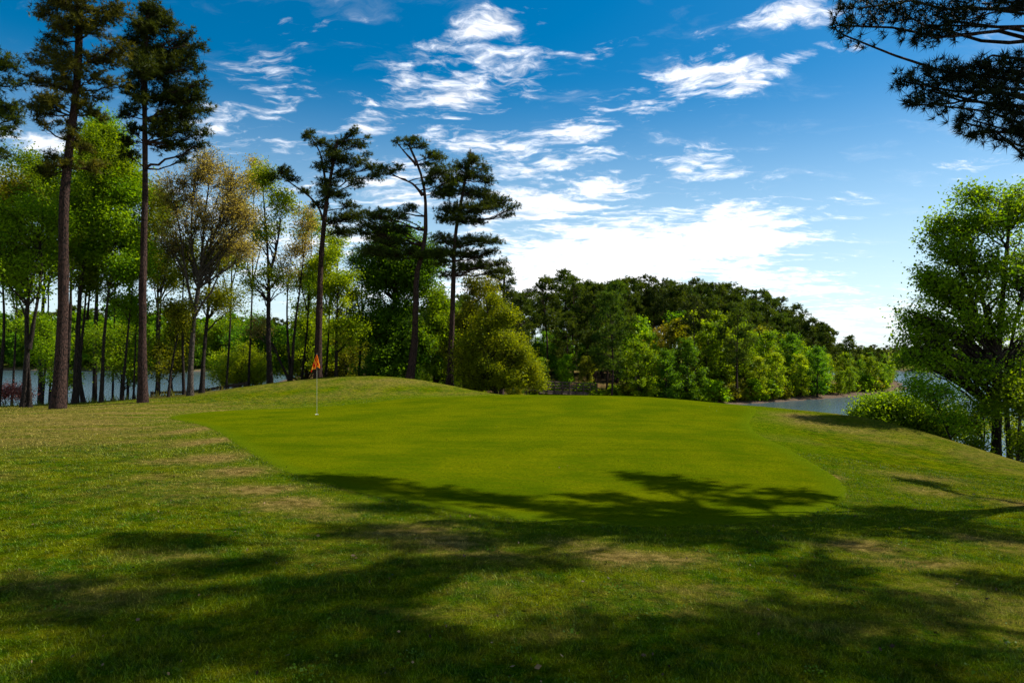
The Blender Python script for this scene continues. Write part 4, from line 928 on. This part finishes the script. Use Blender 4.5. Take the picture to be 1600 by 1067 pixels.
# undergrowth trees deep in the wood
for _ in range(70):
    y = rng.uniform(96, 135); px = rng.uniform(800, 1030); x = (px-800)/F*y; d_ = -sdf(HILL, np.array([x]), np.array([y]))[0]
    if d_ > 14 and free(x, y, 2.4): plant(LP[rng.choice([4, 4, 0, 3])], x, y, rng.uniform(4.5, 7), 9, 'leafy tree half hidden under the pines of the wooded hill', 'tree', 'leafy trees under the hill pines', 1.25)
for i in order:
    x, y = cand[i]; d = cs[i]
    if d < .8: continue
    px = 800+x/y*F
    if px < 600 or px > 1395: continue
    pathd = min(np.hypot(x-a, y-b) for a, b in [(8.6,79.7),(11,81.5),(14.5,84),(19,87.5)])
    if pathd < 2.2 or (820 < px < 930 and y < 84): continue
    shoulder = px > 1130
    if d < (13 if not shoulder else 10):
        if not free(x, y, 3.3 if px > 960 else 3.8): continue
        top = np.interp(px, MIDS[:, 0], MIDS[:, 1])
        H = (CZ+(HY-top)/F*y-tz(x, y))*rng.uniform(.62, 1.1)
        H = np.clip(H*(1 if d > 4 else .85), 3, 12)
        u = rng.uniform()
        if (px < 990 and u < .45) or (px < 1260 and u < .10):
            top = np.interp(px, TOPS[:, 0], TOPS[:, 1]); H = (CZ+(HY-top)/F*y-tz(x, y))*rng.uniform(.8, 1.0)
            plant(PP[rng.integers(4)], x, y, H, 12, 'tall dark pine among the front rank at the foot of the wooded hill', 'pine', 'pines at the foot of the wooded hill', .8); npine += 1; continue
        pr = LP[rng.choice([0, 1, 2, 3, 0, 2, 4, 4])] if u < .95 else RP[0]
        nm = {LP[0].name: 'fresh green', LP[1].name: 'yellow green', LP[2].name: 'bright green', LP[3].name: 'olive', LP[4].name: 'deep green', RP[0].name: 'brownish budding'}[pr.name]
        plant(pr, x, y, H, 9, f'{nm} leafy tree at the foot of the wooded hill', 'tree', f'{nm} trees at the foot of the wooded hill', 1.05); nleaf += 1
    else:
        if d > 42 or not free(x, y, 3.9): continue
        top = np.interp(px, TOPS[:, 0], TOPS[:, 1])
        Hs = CZ+(HY-top)/F*y-tz(x, y); f = min(1, (.62 if px < 1130 else .86)+.36*(d-10)/24)
        H = Hs*f*rng.choice([rng.uniform(.70, .90), rng.uniform(.93, 1.10)], p=[.6, .4])
        if H < 4: continue
        k = rng.integers(4) if d < 26 else rng.choice([0, 1, 3])
        plant(PP[k], x, y, min(H, 17), 12, 'dark pine among many crowding the hill beyond the green', 'pine', GP, .95 if px < 1200 else 1.1); npine += 1
# foot shrubs on the far shore
SB = proto('leaf', 240, 2.0, 1.4, .3, 12, 'shrub', tw=9, m=16, size=.24, mat='fresh', tk=5, cs=.55, sig=.14)
SB2 = proto('leaf', 241, 1.8, 1.3, .2, 12, 'shrub', tw=9, m=16, size=.22, mat='olive', tk=5, cs=.55, sig=.14)
for px in np.r_[np.arange(850, 1000, 16), np.arange(1000, 1375, 11)]:
    D = np.interp(px, [850, 1000, 1180, 1385], [77, 82, 88.5, 112]); x = (px+rng.normal()*3-800)/F*D; y = D
    while sdf(HILL, np.array([x]), np.array([y]))[0] > -1. and y < D+12: y += .5; x *= (y/(y-.5))
    sb = SB if rng.uniform() < .6 else SB2
    plant(sb, x, y+rng.uniform(0, 1), rng.uniform(1.3, 2.8), 2, 'fresh green shrub on the far shore' if sb is SB else 'olive shrub on the far shore', 'shrub', 'fresh green shrubs on the far shore' if sb is SB else 'olive shrubs on the far shore', 1.1)
# far shores round the lake
FP = [proto('pine', 250, 12, 2.8, 3.5, 18, 'pine_tree', single=True, tw=9, K=6, L=.7, w=.22, tk=5, cs=1.2, twr=2), proto('leaf', 251, 11, 3.4, 1.0, 24, 'leafy_tree', single=True, tw=8, m=10, size=.62, mat='fresh', tk=5, cs=1.3, sig=.3, twr=2), proto('leaf', 252, 11, 3.4, 1.0, 24, 'leafy_tree', single=True, tw=8, m=10, size=.62, mat='deep', tk=5, cs=1.3, sig=.3, twr=2)]
def far_row(px0, px1, step, rows, tops, kinds, lab, grp):
    for r in range(rows):
        for px in np.arange(px0, px1, step):
            p = px+rng.uniform(-.5, .5)*step; an = math.atan2(p-800, F)
            R = 262+22*math.sin(an*7+1)+10*math.sin(an*17)+3+r*16+rng.uniform(0, 8); x, y = R*math.sin(an), R*math.cos(an)
            top = np.interp(p, [t[0] for t in tops], [t[1] for t in tops])
            H = (CZ+(HY-top)/F*y-tz(x, y))*((.72, .86, 1., 1.)[r])*rng.uniform(.85, 1.06)
            k = rng.choice(kinds[min(r, len(kinds)-1)]); plant(FP[k], x, y, max(H, 5), (12, 11, 11)[k], (('dark pine ', 'light green tree ', 'deep green tree ')[k])+lab, 'pine' if k == 0 else 'tree', ('dark pines ', 'light green trees ', 'deep green trees ')[k]+grp, 1.0 if k else 1.15)
far_row(-60, 620, 15, 3, [(-60, 500), (100, 478), (250, 482), (330, 490), (420, 495), (620, 505)], [[1, 2, 1], [2, 1], [0, 2]], 'on the far left shore across the lake', 'on the far left shore')
far_row(1180, 1700, 12, 3, [(1180, 540), (1340, 538), (1400, 541), (1500, 541), (1700, 532)], [[1, 2, 0], [0, 0, 2], [0, 0, 2]], 'on the far right shore across the lake', 'on the far right shore')
print('hill', npine, nleaf, 'objects', len(bpy.data.objects), 'unused', [o.name for o in PP+LP+RP+FP+[SB, SB2] if o.name not in used])
